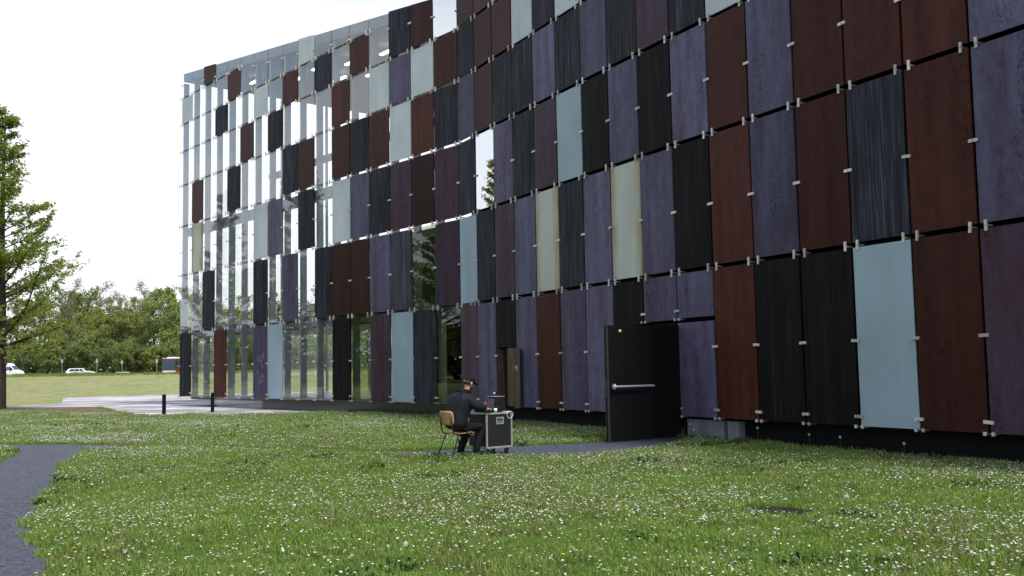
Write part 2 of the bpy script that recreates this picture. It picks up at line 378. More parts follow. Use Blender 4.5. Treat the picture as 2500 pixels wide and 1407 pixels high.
# ---------------------------------------------------------------- building
bld = empty('panel_building', fp(17), 0, 'long building clad in a patchwork of glass, rust, purple steel and dark wood panels', 'building')
B0 = bld.location.copy()
def bpart(mb, name, mats, **k):
    mb.v = [(x-B0.x, y-B0.y, z) for x, y, z in mb.v]
    return mb.build(name, mats, bld, **k)
LEFT = ["WGGGGGGG".replace('GGGGGGG','GGGGGFG'), None]
T = {  # column -> types from the bottom row up
 0:'WGGGGGVG',1:'GGYRGGGG',2:'GWGGGGGR',3:'RGGGGWGG',4:'GGGWGGRG',5:'GGGGRGG',6:'PWVGGVG',7:'FGPGWGG',8:'GPGWGRG',9:'GGWRGGV',
 10:'GWGGGWG',11:'KDVRRGG',12:'ORPWGRG',13:'QPWRVG',14:'FLQVPW',15:'WODRVR',16:'OQQWRM',
 17:'UFWPWR',18:'PWMRRR',19:'wQPWRV',20:'PPWWVP',21:'RYQPWR',22:'PWFWVP',23:'PPKPWR',24:'kYPWPR',25:'pPKQRW',26:'2KPWPF',27:'RRRVPR',28:'KPPPRW',
 29:'KRRPWP',30:'FWRRPW',31:'DRRPWR',32:'QPPWRP',33:'WRPFPR',34:'PQRWPR',35:'RPWPRW'}
TM = dict(W=WOOD, L=WOODL, K=WOODD, k=WOODD, w=WOODD, P=PURPLE, p=PURPLE, U=PLUM, Q=PLUM, R=RUST, D=RUSTD, F=FROST, V=PALE, Y=STAIN, G=GLASS, O=OLIVE, M=MIRROR)
GV, GH = .048, .085
random.seed(11)
def panel(c, z0, zl, zr, ty, x0=GV/2, x1=None, off=0):
    w = W1 if c < 17 else W2; ang = A1 if c < 17 else A2
    if x1 is None: x1 = w-GV/2
    th = .022 if ty in 'GOMFYV' else .034
    me = TM[ty]; base = fp(c, off)-B0
    org = Vector((base.x, base.y, z0)); h0, h1 = zl-z0, zr-z0
    til = (random.gauss(0, .0022), 0, ang+random.gauss(0, .0025))
    def slab(mb, a, b, d0=0, d1=0):
        ha = h0+(h1-h0)*(a-x0)/(x1-x0); hb = h0+(h1-h0)*(b-x0)/(x1-x0)
        # local +y is inward (building side); outward face at y = -th
        mb.add([(a,-th-d0,0),(b,-th-d1,0),(b,-th-d1,hb),(a,-th-d0,ha),(a,0,0),(b,0,0),(b,0,hb),(a,0,ha)],
               [(0,1,2,3),(5,4,7,6),(4,0,3,7),(1,5,6,2),(3,2,6,7),(4,5,1,0)])
    if ty in 'WLKkw':
        nb = 10; bw = (x1-x0)/nb
        if c >= 22 and h1 > 0:
            pn = MB(); pn.box(x0+.03, x1-.03, .002, .03, .04, min(h0, h1)-.04)
            po = pn.build('panel', BLACK, bld, loc=org, rot=til)
            for i in range(nb):
                mb = MB(); d = random.uniform(0, .004); slab(mb, x0+i*bw+.0012, x0+(i+1)*bw-.0012, d, d)
                mb.build('board', me, po)
            return po
        mb = MB()
        for i in range(nb):
            d = random.uniform(0, .004); slab(mb, x0+i*bw+.0012, x0+(i+1)*bw-.0012, d, d)
        mb.box(x0+.03, x1-.03, .002, .03, .04, min(h0, h1)-.04)
        return mb.build('panel', me, bld, loc=org, rot=til)
    mb = MB(); slab(mb, x0, x1); return mb.build('panel', me, bld, loc=org, rot=til, bev=0)
clips = []
for c in range(NC):
    rl, rr = roof_z(c), roof_z(c+1) if c != 17 else roof_z(18)
    lines = [z for z in ZL if min(rl, rr)-z > .45]
    for r in range(len(lines)):
        z0 = lines[r]+(GH/2 if r else 0); top = r == len(lines)-1
        zl, zr = (rl, rr) if top else (lines[r+1]-GH/2,)*2
        ty = T[c][r] if r < len(T[c]) else 'P'
        if ty == 'w': panel(c, 2.12, zl, zr, 'w')
        elif ty in 'kp': panel(c, 2.46 if ty == 'k' else 2.50, zl, zr, ty)
        elif ty == '2':
            panel(c, 2.52, zl, zr, 'P'); panel(c, z0, 2.42, 2.42, 'P')
        else: panel(c, z0, zl, zr, ty)
    # clamp clips
for c in range(NC+1):
    nz = [z for z in ZL if roof_z(c)-z > .45]
    for r, z in enumerate(nz):
        if r == 0:
            if 24 <= c <= 25: continue
            clips += [(c, 0, z+.16, 'h'), (c, -.07, z-.01, 's'), (c, .07, z-.01, 's')]
        else:
            clips += [(c, -.135, z, 'v'), (c, .135, z, 'v')]
        if r < 3 and not (r == 0 and 24 <= c <= 26):
            zt = nz[r+1] if r+1 < len(nz) else roof_z(c)
            clips.append((c, 0, z+(zt-z)*.47, 'h'))
    clips.append((c, 0, roof_z(c)-.62, 'h'))
for c in (25, 26): clips += [(c, 0, 2.68, 'h'), (c, -.07, 2.5, 's'), (c, .07, 2.5, 's')]
CM = {}
for k_, (w_, h_) in dict(v=(.046, .165), h=(.165, .05), s=(.05, .055)).items():
    mb = MB(); mb.box(-w_/2, w_/2, -.062, -.036, -h_/2, h_/2); mb.box(-.012, .012, -.036, .1, -.014, .014)
    mb.lathe([(.014,0),(.014,.008),(.008,.012)], 6, Matrix.Translation((0,-.062,0)) @ Matrix.Rotation(R(90),4,'X'))
    CM[k_] = mb
CME = {k_: v.mesh('clip', CLIP) for k_, v in CM.items()}
def cpos(cl):
    c, dx, z, k_ = cl
    e = c if (c != 17 or dx < 0) else 17.0001
    P_ = fp(e+0.0); d = D1 if e <= 17 else D2
    if c == 17 and dx == 0: d = ((D1+D2)/2).normalized()
    return Vector((P_.x+d.x*dx, P_.y+d.y*dx, z)), math.atan2(d.y, d.x)
def vis(cl):
    P_, _ = cpos(cl); y = (P_.z-EYE)/P_.y*2452
    px = P_.x/P_.y
    return (y < 905 and px < .52)
clips.sort(key=lambda cl: (0 if vis(cl) else 1, cpos(cl)[0].y))
rest = MB()
for i, cl in enumerate(clips):
    P_, a = cpos(cl); tw = random.gauss(0, .03)
    if i < 290: link('clip', CME[cl[3]], bld, loc=P_-B0, rot=(0, tw, a))
    else:
        M = Matrix.Translation(P_) @ Matrix.Rotation(a, 4, 'Z')
        src = CM[cl[3]]; rest.add([M @ Vector(v) for v in src.v], src.f)
kind(bpart(rest, 'far_clips', CLIP), 'stuff')

def along(mb, c0, c1, o0, o1, z0, z1, mi=0, zt=None):
    """box running along the facade between columns, o = distance behind the panel plane"""
    segs = [(c0, c1)] if (c1 <= 17 or c0 >= 17) else [(c0, 17), (17, c1)]
    for a, b in segs:
        ee = 1e-4 if a >= 17 else 0
        P4 = [fp(a+ee, -o0), fp(b-1e-5 if b == 17 else b, -o0), fp(b-1e-5 if b == 17 else b, -o1), fp(a+ee, -o1)]
        za, zb = (z1, z1) if zt is None else (zt(a), zt(b))
        vs = [(q.x, q.y, z0) for q in P4]+[(P4[0].x,P4[0].y,za),(P4[1].x,P4[1].y,zb),(P4[2].x,P4[2].y,zb),(P4[3].x,P4[3].y,za)]
        mb.add(vs, [(3,2,1,0),(4,5,6,7),(0,1,5,4),(1,2,6,5),(2,3,7,6),(3,0,4,7)], mi)
# right wing: black wall behind the panels
w = MB(); along(w, 17.3, 19.0, .22, .6, 0, 0, zt=lambda c: roof_z(c)-.12); along(w, 19.7, 24.0, .22, .6, 0, 0, zt=lambda c: roof_z(c)-.12)
along(w, 19.0, 19.7, .22, .6, 2.1, 0, zt=lambda c: roof_z(c)-.12); along(w, 19.0, 19.7, .22, .6, 0, .45)
along(w, 24.0, 26.05, .22, .6, 2.45, 0, zt=lambda c: roof_z(c)-.12); along(w, 26.05, NC, .22, .6, 0, 0, zt=lambda c: roof_z(c)-.12)
along(w, 19.0, 26.05, 2.4, 2.6, 0, 3.2); along(w, 19.0, 26.05, .6, 2.4, 3.1, 3.2)
bpart(w, 'backing_wall', BLACK)
w = MB(); along(w, 26.1, 27.05, .05, .215, 0, .40); along(w, 27.15, 27.42, .05, .215, 0, .40)
bpart(w, 'concrete_footing', CONC)
# left wing: plinth, posts, beams, floors, roof
w = MB(); along(w, 6.5, 17.25, .12, .2, 0, .43); bpart(w, 'plinth', PLINTH)
for a in (3, 4.15, 5.3):
    w = MB(); along(w, a+.01, a+1.14, .12, .14, 0.012, .43); bpart(w, 'plinth_pane', GLASS)
w = MB(); along(w, 2.9, 17, .06, .5, .44, .52); along(w, 0.03, 2.9, .06, .4, .47, .52); bpart(w, 'floor_sill', POSTM)
for c in range(0, 17):
    w = MB(); along(w, c-.01, c+.075, .09, .31, .44, 0, zt=lambda q: roof_z(q)-.5)
    along(w, c+.0, c+.06, .06, .09, .44, 0, zt=lambda q: roof_z(q)-.5); bpart(w, 'post', POSTM)
for (z, c0, c1, dep) in ((3.7, 0, 17, .42), (8.62, 0, 17, .42), (9.9, 6.5, 17, .22), (12.3, 13, 17, .2), (6.2, 12, 17, .3)):
    w = MB(); along(w, c0+.05, c1, .32, .55, z-dep, z); bpart(w, 'beam', POSTM)
w = MB(); along(w, 0.1, 17, .5, 3.6, 3.22, 3.5); bpart(w, 'gallery_floor', POSTM)
w = MB(); along(w, 0.1, 17, .5, 11.8, .30, .42); bpart(w, 'hall_floor', FLOORM)
rl = MB()
for z in (4.55, 4.25, 3.95): along(rl, .4, 11, 3.45, 3.49, z, z+.035)
for c in np.arange(.5, 11, 1.0): along(rl, c, c+.03, 3.45, 3.49, 3.5, 4.56)
bpart(rl, 'railing', DARKM)
w = MB()
segs = [(0.02, 17)]
P4 = [fp(.02, -.05), fp(17, -.05), fp(17, -12), fp(.02, -12)]
za, zb = roof_z(0), roof_z(17)
w.add([(q.x,q.y,z) for q, z in zip(P4, (za-.42, zb-.42, zb-.42, za-.42))]+[(q.x,q.y,z) for q, z in zip(P4, (za-.02, zb-.02, zb-.02, za-.02))],
      [(3,2,1,0),(4,5,6,7),(0,1,5,4),(1,2,6,5),(2,3,7,6),(3,0,4,7)])
P4 = [fp(17.001, -.05), fp(NC, -.05), fp(NC, -12), fp(17.001, -12)]; zb2 = roof_z(NC)
w.add([(q.x,q.y,z) for q, z in zip(P4, (zb-.42, zb2-.42, zb2-.42, zb-.42))]+[(q.x,q.y,z) for q, z in zip(P4, (zb-.03, zb2-.03, zb2-.03, zb-.03))],
      [(3,2,1,0),(4,5,6,7),(0,1,5,4),(1,2,6,5),(2,3,7,6),(3,0,4,7)])
bpart(w, 'roof', ROOFM)
w = MB()
for c0 in range(2, 17, 3): along(w, c0+.4, c0+.55, .4, 11.9, 0, 0, zt=lambda q: roof_z(q)-.43) if False else None
for k_ in range(1, 6):
    P_ = fp(16.9, -k_*2.1); 
along(w, 13.9, 17, 1.6, 1.75, .44, 3.2); along(w, 11.9, 13.9, 3.0, 3.15, .44, 3.2)
along(w, 10, 17, 11.8, 12, 0, 0, zt=lambda q: roof_z(q)-.43)
bpart(w, 'inner_wall', BLACK)
w = MB(); along(w, 11.8, 17, 1.6, 1.75, 3.52, 6.2); bpart(w, 'gallery_wall', plain('milky_reflection_green', (.26,.33,.27), .7))  # wall colour stands in for the milky reflection on the olive panes
# end wall of the hall (glass, seen through the near glass)
EN = -N1; e0 = fp(0.0)
for j in range(9):
    a0, a1 = j*1.32+.12, (j+1)*1.32
    for (z0, z1) in ((.46, 3.46), (3.55, 8.55), (8.7, roof_z(0)-.45)):
        q0 = e0+Vector((EN.x*a0, EN.y*a0, 0)); q1 = e0+Vector((EN.x*a1, EN.y*a1, 0)); d = Vector((D1.x*.02, D1.y*.02, 0))
        w = MB(); vs = [q0, q1, q1+d, q0+d]
        w.add([(q.x,q.y,z0) for q in vs]+[(q.x,q.y,z1) for q in vs], [(3,2,1,0),(4,5,6,7),(0,1,5,4),(1,2,6,5),(2,3,7,6),(3,0,4,7)])
        bpart(w, 'end_pane', GLASS)
    if j:
        w = MB(); q = e0+Vector((EN.x*(j*1.32+.05), EN.y*(j*1.32+.05), 0))
        M = Matrix.Translation(q) @ Matrix.Rotation(A1, 4, 'Z'); w.box(-.0, .16, -.04, .04, .44, roof_z(0)-.45, M=M); bpart(w, 'end_post', POSTM)
for (cc_, oo, zz) in ((5.5,2.2,.75),(6.6,3.4,.75),(7.6,1.6,.72),(8.4,3.6,.75),(9.4,1.8,.75),(10.6,3.0,.75),(11.5,1.7,.72),(12.4,2.4,.75),(13,1.2,.7),(3.4,1.4,.72)):
    w = MB(); along(w, cc_, cc_+.75, oo, oo+.14, roof_z(cc_)-zz-.06, roof_z(cc_)-zz); bpart(w, 'ceiling_light', TUBE)
# hatch in the wooden panel and door leaf
w = MB(); 
for i in range(7): w.box(.01+i*.118, .122+i*.118, -.03-random.uniform(0,.004), 0, .0, 1.62)
h_ = w.build('hatch_door', WOODH, bld, loc=fp(19.70, .075, .47)-B0, rot=(0,0,A2-R(6)))
lk = MB(); lk.box(.66,.72,-.06,-.034,1.0,1.12); lk.lathe([(.022,0),(.022,.03),(.012,.04)],10,Matrix.Translation((.69,-.06,1.09))@Matrix.Rotation(R(90),4,'X')); lk.build('lock', CLIP, h_)
w = MB(); along(w, 19.02, 19.07, .0, .2, .47, 2.1); along(w, 19.3, 19.36, .1, .2, .47, 2.1); along(w, 19.36, 19.66, .12, .2, .6, .76); bpart(w, 'hatch_frame', WOODH)
w = MB(); along(w, 19.36, 19.68, .215, .22, .5, 2.08); bpart(w, 'hatch_dark_sheet', BLACK)  # flat black sheet painting the darkness inside the open hatch
hin = fp(26.03, .03); tip = Vector((1.86, 20.28, 0)); dv = tip-hin; dl = dv.length; da = math.atan2(dv.y, dv.x)
door = MB(); door.box(dl*.40, dl, -.03, .03, .03, 2.36)
do = door.build('door_leaf', plain('black_door_paint', (.007,.007,.008), .6, .15), bld, loc=hin-B0, rot=(0,0,da), bev=.004)
q = MB(); q.box(0.02, dl*.40-.012, -.03, .012, .03, 2.36); q.build('doorway_dark', BLACK, do)  # black leaf put in for the darkness of the open doorway
side = 1    # local +y faces the camera side
q = MB(); q.tube([(dl-.12,.11,1.12),(dl-1.16,.11,1.12)], .024, 10); q.lathe([(.06,0),(.055,.02),(.03,.035)],14,Matrix.Translation((dl-.12,.11,1.12))@Matrix.Rotation(R(-90),4,'Y')@Matrix.Rotation(R(180),4,'Y'))
for xx in (dl-.16, dl-1.1): q.box(xx-.02, xx+.02, .03, .11, 1.105, 1.135)
q.build('push_bar', plain('bar_aluminium', (.55,.58,.63), .35, .5, .5), do, smooth=False)
q = MB(); q.box(dl-.045, dl-.0, .031, .036, .02, 2.34); q.box(dl+.001, dl+.006, -.012, .012, .9, 1.3, 0); q.build('edge_trim', DARKM, do)
q = MB(); q.lathe([(.035,0),(.035,.02),(.02,.03)],12,Matrix.Translation((dl-.36,.03,2.24))@Matrix.Rotation(R(-90),4,'X')); q.build('door_stop', CLIP, do)
for i in (0, 1):
    q = MB(); q.box(.03+i*dl/2, (i+1)*dl/2-.02, -.066, -.032, .05, 2.34); q.build('door_cladding', PURPLE, do)
w = MB(); along(w, 24.0, 24.04, .02, .22, 0, 2.44); along(w, 26.0, 26.04, .06, .22, 0, 2.44); along(w, 24.04, 26.0, .05, .22, 2.38, 2.44); bpart(w, 'door_frame', BLACK)
# scratched graffiti on the purple panel beside the pale pane
gr = MB(); random.seed(5)
for k_ in range(13):
    x0, z0 = random.uniform(.5,.95), random.uniform(.95,2.35); pts = []
    aa = random.uniform(0, 6)
    for j in range(7):
        pts.append((x0, -.0385, z0)); aa += random.uniform(-1.4, 1.4); x0 += .06*math.cos(aa); z0 += .075*math.sin(aa)
        x0 = min(max(x0, .42), 1.05)
    gr.tube(pts, .006, 4)
gr.build('graffiti', plain('scratch_marks', (.3,.27,.34), .8), bld, loc=fp(6)-B0, rot=(0,0,A1))
nb = MB(); along(nb, 10.38, 10.95, .42, .45, 1.75, 2.85); o = nb.build('notice_board', TEAL); tag(o, 'pale teal board standing behind the ground floor glass', 'board')

# ---------------------------------------------------------------- leaves and trees
def mk_leaf(name, lo, hi, trans=.35):
    m, t, o = mat(name); 
    f = island(t); c = ramp(t, f, [(.0, lo), (.6, tuple((a+b)/2 for a, b in zip(lo, hi))), (1.0, hi)])
    c = mix(t, 1.0, c, math_(t, 'ADD', math_(t, 'MULTIPLY', rnd(t), .35), .82), 'MULTIPLY')
    d = N(t, 'ShaderNodeBsdfDiffuse'); t.links.new(c, d.inputs[0]); tr = N(t, 'ShaderNodeBsdfTranslucent')
    t.links.new(mix(t, 1.0, c, (1.25,1.3,.7), 'MULTIPLY'), tr.inputs[0])
    ms = N(t, 'ShaderNodeMixShader'); ms.inputs[0].default_value = trans; t.links.new(d.outputs[0], ms.inputs[1]); t.links.new(tr.outputs[0], ms.inputs[2]); t.links.new(ms.outputs[0], o.inputs[0]); return m
LF_Y = mk_leaf('spring_yellow_green_leaf', (.21,.235,.075), (.33,.34,.13))
LF_G = mk_leaf('mid_green_leaf', (.15,.20,.07), (.25,.295,.115))
LF_D = mk_leaf('deep_green_leaf', (.11,.155,.075), (.18,.22,.115))
LF_B = mk_leaf('bare_olive_twig', (.20,.19,.165), (.27,.26,.21), .25)
LF_L = mk_leaf('larch_needles', (.15,.205,.05), (.27,.30,.09), .5)
BARK = plain('bark', (.06,.05,.042), .9, .1, 0, .35, 9)
BARKL = plain('grey_bark', (.10,.092,.085), .9, .1, 0, .3, 6)
def quads(C, size, rg, flat_=0.0, aspect=.6):
    n = len(C); a = rg.normal(size=(n,3)); a[:,2] *= (1-flat_); a /= np.linalg.norm(a, axis=1)[:,None]
    b = rg.normal(size=(n,3)); b -= a*(a*b).sum(1)[:,None]; b /= np.linalg.norm(b, axis=1)[:,None]
    s = size*rg.uniform(.6, 1.4, (n,1)); a = a*s; b = b*s*aspect
    V = np.stack([C-a, C-b*.9, C+a, C+b*.9], 1).reshape(-1,3)
    return V, np.arange(4*n).reshape(-1,4)
def tree_meshes(seed, h, rad, base, nleaf, lsize, shape='round', sparse=.5):
    rg = np.random.default_rng(seed); rr = random.Random(seed); mb = MB(); tips = []
    lean = (rr.uniform(-.04,.04), rr.uniform(-.04,.04))
    tr = [(lean[0]*z*z/h, lean[1]*z*z/h, z) for z in np.linspace(-.3, h*.86, 7)]
    r0 = .014*h+.06
    mb.tube(tr, [r0*(1.25-.95*i/6)*(1 if i else 1.2) for i in range(7)], 6)
    def grow(p0, d, ln, r_, lev):
        pts = [p0]; d = d.copy()
        for i in range(4):
            d = (d+Vector((rr.gauss(0,.16), rr.gauss(0,.16), rr.gauss(.05,.12)))).normalized(); pts.append(pts[-1]+d*ln/4)
        mb.tube(pts, [r_*(1-.2*i) for i in range(5)], 4, cap=False)
        for q in pts[2:]: tips.append((q, ln*.32))
        if lev:
            for i in range(3):
                q = pts[rr.choice((1,2,3,4))]; grow(q, (d+Vector((rr.gauss(0,.7), rr.gauss(0,.7), rr.gauss(.1,.4)))).normalized(), ln*rr.uniform(.45,.65), r_*.5, lev-1)
    nb = 15 if shape == 'round' else 11
    for i in range(nb):
        f = base+(1-base)*(i+.5)/nb*.92; z = h*.9*f
        if shape == 'round': ln = rad*(1.05-.65*abs(f-.45)/.55)
        else: ln = rad*(.6+.5*rr.random())
        a = i*2.4+rr.uniform(-.4,.4); up_ = .25+.8*f if shape == 'round' else .9+f
        k_ = z*z/h; grow(Vector((lean[0]*k_, lean[1]*k_, z)), Vector((math.cos(a), math.sin(a), up_)).normalized(), ln, r0*.32, 2 if shape == 'round' else 1)
    idx = rg.integers(0, len(tips), nleaf); T_ = np.array([tuple(q) for q, _ in tips]); Sg = np.array([s for _, s in tips])
    keep = rg.random(len(tips)) > sparse*.4
    idx = idx[keep[idx]]
    C = T_[idx]+rg.normal(size=(len(idx),3))*Sg[idx][:,None]*np.array([.75,.75,.55])
    C = C[C[:,2] > .4]
    V, F = quads(C, lsize, rg, .2)
    return mb.mesh('trunk', BARK), (V, F)
def mk_tree(name, seed, h, rad, base, nleaf, lsize, leaf, shape='round', sparse=.5, bark=None):
    tm, (V, F) = tree_meshes(seed, h, rad, base, nleaf, lsize, shape, sparse)
    if bark: tm.materials.clear(); tm.materials.append(bark)
    return tm, npmesh('crown', V, F, leaf)
def put_tree(kindm, x, y, sc, rz, label, name='tree', group=None, cat='tree', leafmat=None, sz=1.0):
    o = empty(name, (x, y, float(gz(x, y))), rz, label, cat, group); o.scale = (sc, sc, sc*sz)
    a = link('trunk', kindm[0], o); b = link('crown', kindm[1], o)
    if leafmat:
        b.material_slots[0].link = 'OBJECT'; b.material_slots[0].material = leafmat
    return o
KA = mk_tree('a', 1, 15, 4.6, .22, 10500, .15, LF_Y, sparse=1.0)
KB = mk_tree('b', 2, 16, 4.2, .30, 7500, .15, LF_G, sparse=1.3)
KC = mk_tree('c', 3, 13, 5.0, .12, 14000, .16, LF_G, sparse=.8)
KD = mk_tree('d', 4, 17, 3.4, .35, 6500, .11, LF_B, 'tall', .8, BARKL)
KS = mk_tree('s', 5, 5.5, 3.0, .05, 9000, .15, LF_G)
def tx(px, Y): return (px-1250)/2452*Y
GT = 'trees of the wood behind the road'
spots = [(KA,-30,205,1.0,.3,LF_G),(KB,40,212,1.0,1.2,None),(KC,95,214,1.05,2.2,LF_Y),(KB,150,220,1.12,.5,None),(KA,182,226,1.1,2.9,LF_G),(KB,212,208,1.05,4.1,LF_G),
         (KD,232,224,1.05,1.0,None),(KA,238,205,.80,3.3,LF_Y),(KD,262,218,.92,2.1,None),(KC,272,203,.82,5.0,LF_Y),(KA,300,206,.92,.9,LF_Y),(KD,322,214,.85,4.4,None),
         (KD,346,212,1.0,3.0,None),(KC,330,202,.74,.2,LF_G),(KA,376,206,1.0,1.7,LF_Y),(KC,402,198,1.0,3.9,LF_G),(KC,436,203,1.15,.6,LF_G),(KA,462,215,1.0,2.0,LF_G),(KD,480,210,1.0,.4,None),
         (KB,520,214,.95,1.4,None),(KC,560,208,.9,2.2,LF_Y),(KA,600,210,.95,5.2,None),(KB,660,212,.95,3.3,LF_Y),(KC,720,206,.95,.8,None),(KA,780,210,1.0,1.9,LF_G),(KC,830,208,.9,4.0,LF_G),(KB,110,232,1.12,2.0,LF_D),(KD,172,216,1.04,.2,None),(KA,350,224,.9,1.1,LF_D),(KC,300,228,.95,2.2,LF_D),(KC,190,232,1.0,3.2,LF_D)]
DESC = {id(KA):('broad','spring tree with rounded yellow green crown'),id(KB):('open','tall open tree with gaps in its green crown'),id(KC):('dense','dense leafy tree with crown reaching low'),id(KD):('bare','nearly bare tree with fine grey upright twigs')}
PLACE = ['behind the white van','left of the white car behind the road','between van and estate car','behind the estate car','just right of the estate car','behind the roadside posts','behind the far white roof','beside the red coach','seen past the building corner','seen through the hall glass']
for i, (K, px, Y, sc, rz, lm) in enumerate(spots):
    d = DESC[id(K)][1]; pl = PLACE[0 if px < 60 else 2 if px < 170 else 3 if px < 215 else 4 if px < 265 else 5 if px < 290 else 6 if px < 340 else 7 if px < 420 else 8 if px < 470 else 9]
    put_tree(K, tx(px, Y), Y, sc*1.14, rz, d+' '+pl, 'wood_tree', GT, leafmat=lm)
for i, (px, Y, sc, lm) in enumerate([(20,192,.9,LF_G),(70,190,1.0,LF_D),(120,189,.95,LF_G),(165,190,1.05,LF_D),(195,191,1.15,LF_G),(222,193,1.2,LF_G),(255,190,.95,LF_D),(285,189,.85,LF_G),(315,189,.9,LF_G),(345,190,.95,LF_G),(372,190,.9,LF_Y),(400,192,1.1,LF_G),(430,191,1.0,LF_G),(470,190,1.1,LF_G),(510,192,1.0,LF_D),(560,190,1.1,LF_G),(610,191,1.1,LF_G),(670,190,1.2,LF_D),(740,190,1.1,LF_G),(800,190,1.1,LF_G)]):
    put_tree(KS, tx(px, Y), Y, sc*rng.uniform(.8, 1.05), i*1.7, {id(LF_Y): 'yellow green shrub', id(LF_G): 'leafy green shrub', id(LF_D): 'dark green shrub'}[id(lm)]+' at the wood edge '+PLACE[0 if px < 60 else 2 if px < 170 else 3 if px < 215 else 4 if px < 265 else 5 if px < 290 else 6 if px < 340 else 7 if px < 420 else 8 if px < 470 else 9], 'wood_shrub', 'shrubs along the wood edge', 'shrub', lm)

# the deep of the wood, too far in to tell its trees apart
rgw = np.random.default_rng(77); nW = 26000
wx = rgw.uniform(-190, 30, nW); wy = rgw.uniform(222, 262, nW); hm = 7.5+3.0*np.sin(wx*.11)+2.0*np.sin(wx*.31+1)
wz = hm*rgw.random(nW)**.8+.6
n3 = 12000; ux = rgw.uniform(-100, -88, n3); uy = rgw.uniform(-40, 135, n3); uz = (4.5+1.5*np.sin(uy*.17)+np.sin(uy*.5))*rgw.random(n3)**.8+.2  # low hedge out of view, added to darken the band mirrored under the crowns
wx = np.concatenate([wx, ux]); wy = np.concatenate([wy, uy]); wz = np.concatenate([wz, uz])
Vw, Fw = quads(np.stack([wx, wy, wz], 1), .75, rgw, .2)
tag(link('far_wood', npmesh('far_wood', Vw, Fw, LF_D)), 'dark mass of undergrowth and foliage deep in the wood', 'wood', kind='stuff')
# larch at the left edge
def larch(seed, h, rad):
    rg = np.random.default_rng(seed); rr = random.Random(seed); mb = MB(); C = []; 
    mb.tube([(0,0,-.2),(0,0,.3),(0.02,0,h*.3),(.0,.05,h*.6),(.03,0,h)], [.42,.35,.25,.13,.015], 10)
    z = 2.5
    while z < h*.985:
        f = z/h; ln = rad*(1.3 if f < .36 else 1.1)*(1-f)**1.15*rr.uniform(.65,1.15)+.2
        a = rr.uniform(0, 6.283); 
        p_ = Vector((0,0,z)); d = Vector((math.cos(a), math.sin(a), (rr.uniform(-.12,.28) if f < .33 else rr.uniform(.12,.45))+.35*f)).normalized(); pts = [p_]
        ns = 7
        for i in range(ns):
            d = (d+Vector((rr.gauss(0,.09), rr.gauss(0,.09), rr.gauss(.02,.07)))).normalized(); pts.append(pts[-1]+d*ln/ns)
        r_ = .012+.016*ln*(1-f*.4); mb.tube(pts, [r_*(1-.12*i) for i in range(ns+1)], 5, cap=False)
        for i in range(2, ns+1):
            for s in (-1, 1, 0):
                if rr.random() < .12: continue
                q = pts[i]; td = (d*(1.0 if s == 0 else .6)+Vector((-d.y, d.x, 0))*s*.8+Vector((0,0,rr.gauss(-.02,.25)))).normalized()
                tl = ln*.16+rr.uniform(.15,.45); e_ = q+td*tl-Vector((0,0,.06*tl))
                mb.tube([q, (q+e_)/2+Vector((0,0,.04)), e_], [.008,.006,.003], 3, cap=False)
                n = int(36*tl)+3; tt = rg.random(n)
                C.append(np.array(q)[None]+(np.array(e_)-np.array(q))[None]*tt[:,None]+rg.normal(size=(n,3))*np.array([.07,.07,.06]))
        z += rr.uniform(.05,.12)*(1+f)
    C = np.concatenate(C); V, F = quads(C, .074, rg, .45, .5)
    return mb.mesh('trunk', BARK, True), npmesh('crown', V, F, LF_L)
KL = larch(21, 13.8, 5.1)
put_tree(KL, -23.2, 45.4, 1.0, .6, 'tall feathery light green conifer with dark trunk beside the paved plaza', 'larch_tree')
# trees out to the left that the glass mirrors
for i, (x, y, sc, K) in enumerate([(-62,84,1.3,KL),(-70,72,1.5,KL),(-66,60,1.25,KC),(-74,50,1.5,KL),(-68,40,1.35,KC),(-76,30,1.55,KL),(-70,20,1.3,KC),(-75,8,1.5,KL),(-72,-4,1.3,KC),(-78,92,1.5,KL),(-82,62,1.4,KC),(-84,42,1.4,KA),(-84,16,1.4,KA)]):
    put_tree(K, x, y, sc, i*1.3, 'tall tree mirrored in the facade glass across the lawn', 'mirrored_tree', 'trees mirrored in the glass')

# ---------------------------------------------------------------- bollards, signs
for (x, y, lb) in ((-13.08, 37.75, 'black square bollard standing alone on the paved plaza'), (-11.82, 39.6, 'black square bollard close to the glass corner of the building')):
    o = empty('bollard', (x, y, 0), R(12), lb, 'bollard', 'bollards at the plaza edge')
    b = MB(); b.box(-.065,.065,-.065,.065,-.05,.76); b.build('shaft', DARKM if False else BLACK, o, bev=.008)
    b = MB(); b.box(-.07,.07,-.07,.07,.761,.775); b.build('cap', DARKM, o)
for (px, Y, h_, lb) in ((151,166,3.0,'thin roadside post with small plate behind the grassy verge bump'),(236,166,2.9,'thin roadside post with small plate beside the white estate car'),(297,166,2.6,'thin roadside post with small plate in front of the white roof'),(382,166,2.7,'thin roadside post with small plate beside the coach')):
    x = tx(px, Y); o = empty('road_sign', (x, Y, float(gz(x, Y))), 0, lb, 'road sign', 'posts along the road')
    b = MB(); b.tube([(0,0,-.1),(0,0,h_)], .045, 8); b.build('post', POSTM, o)
    b = MB(); b.box(-.16,.16,-.07,-.05,h_-.62,h_-.05); b.build('plate', plain('sign_back_grey', (.35,.37,.36), .5), o)

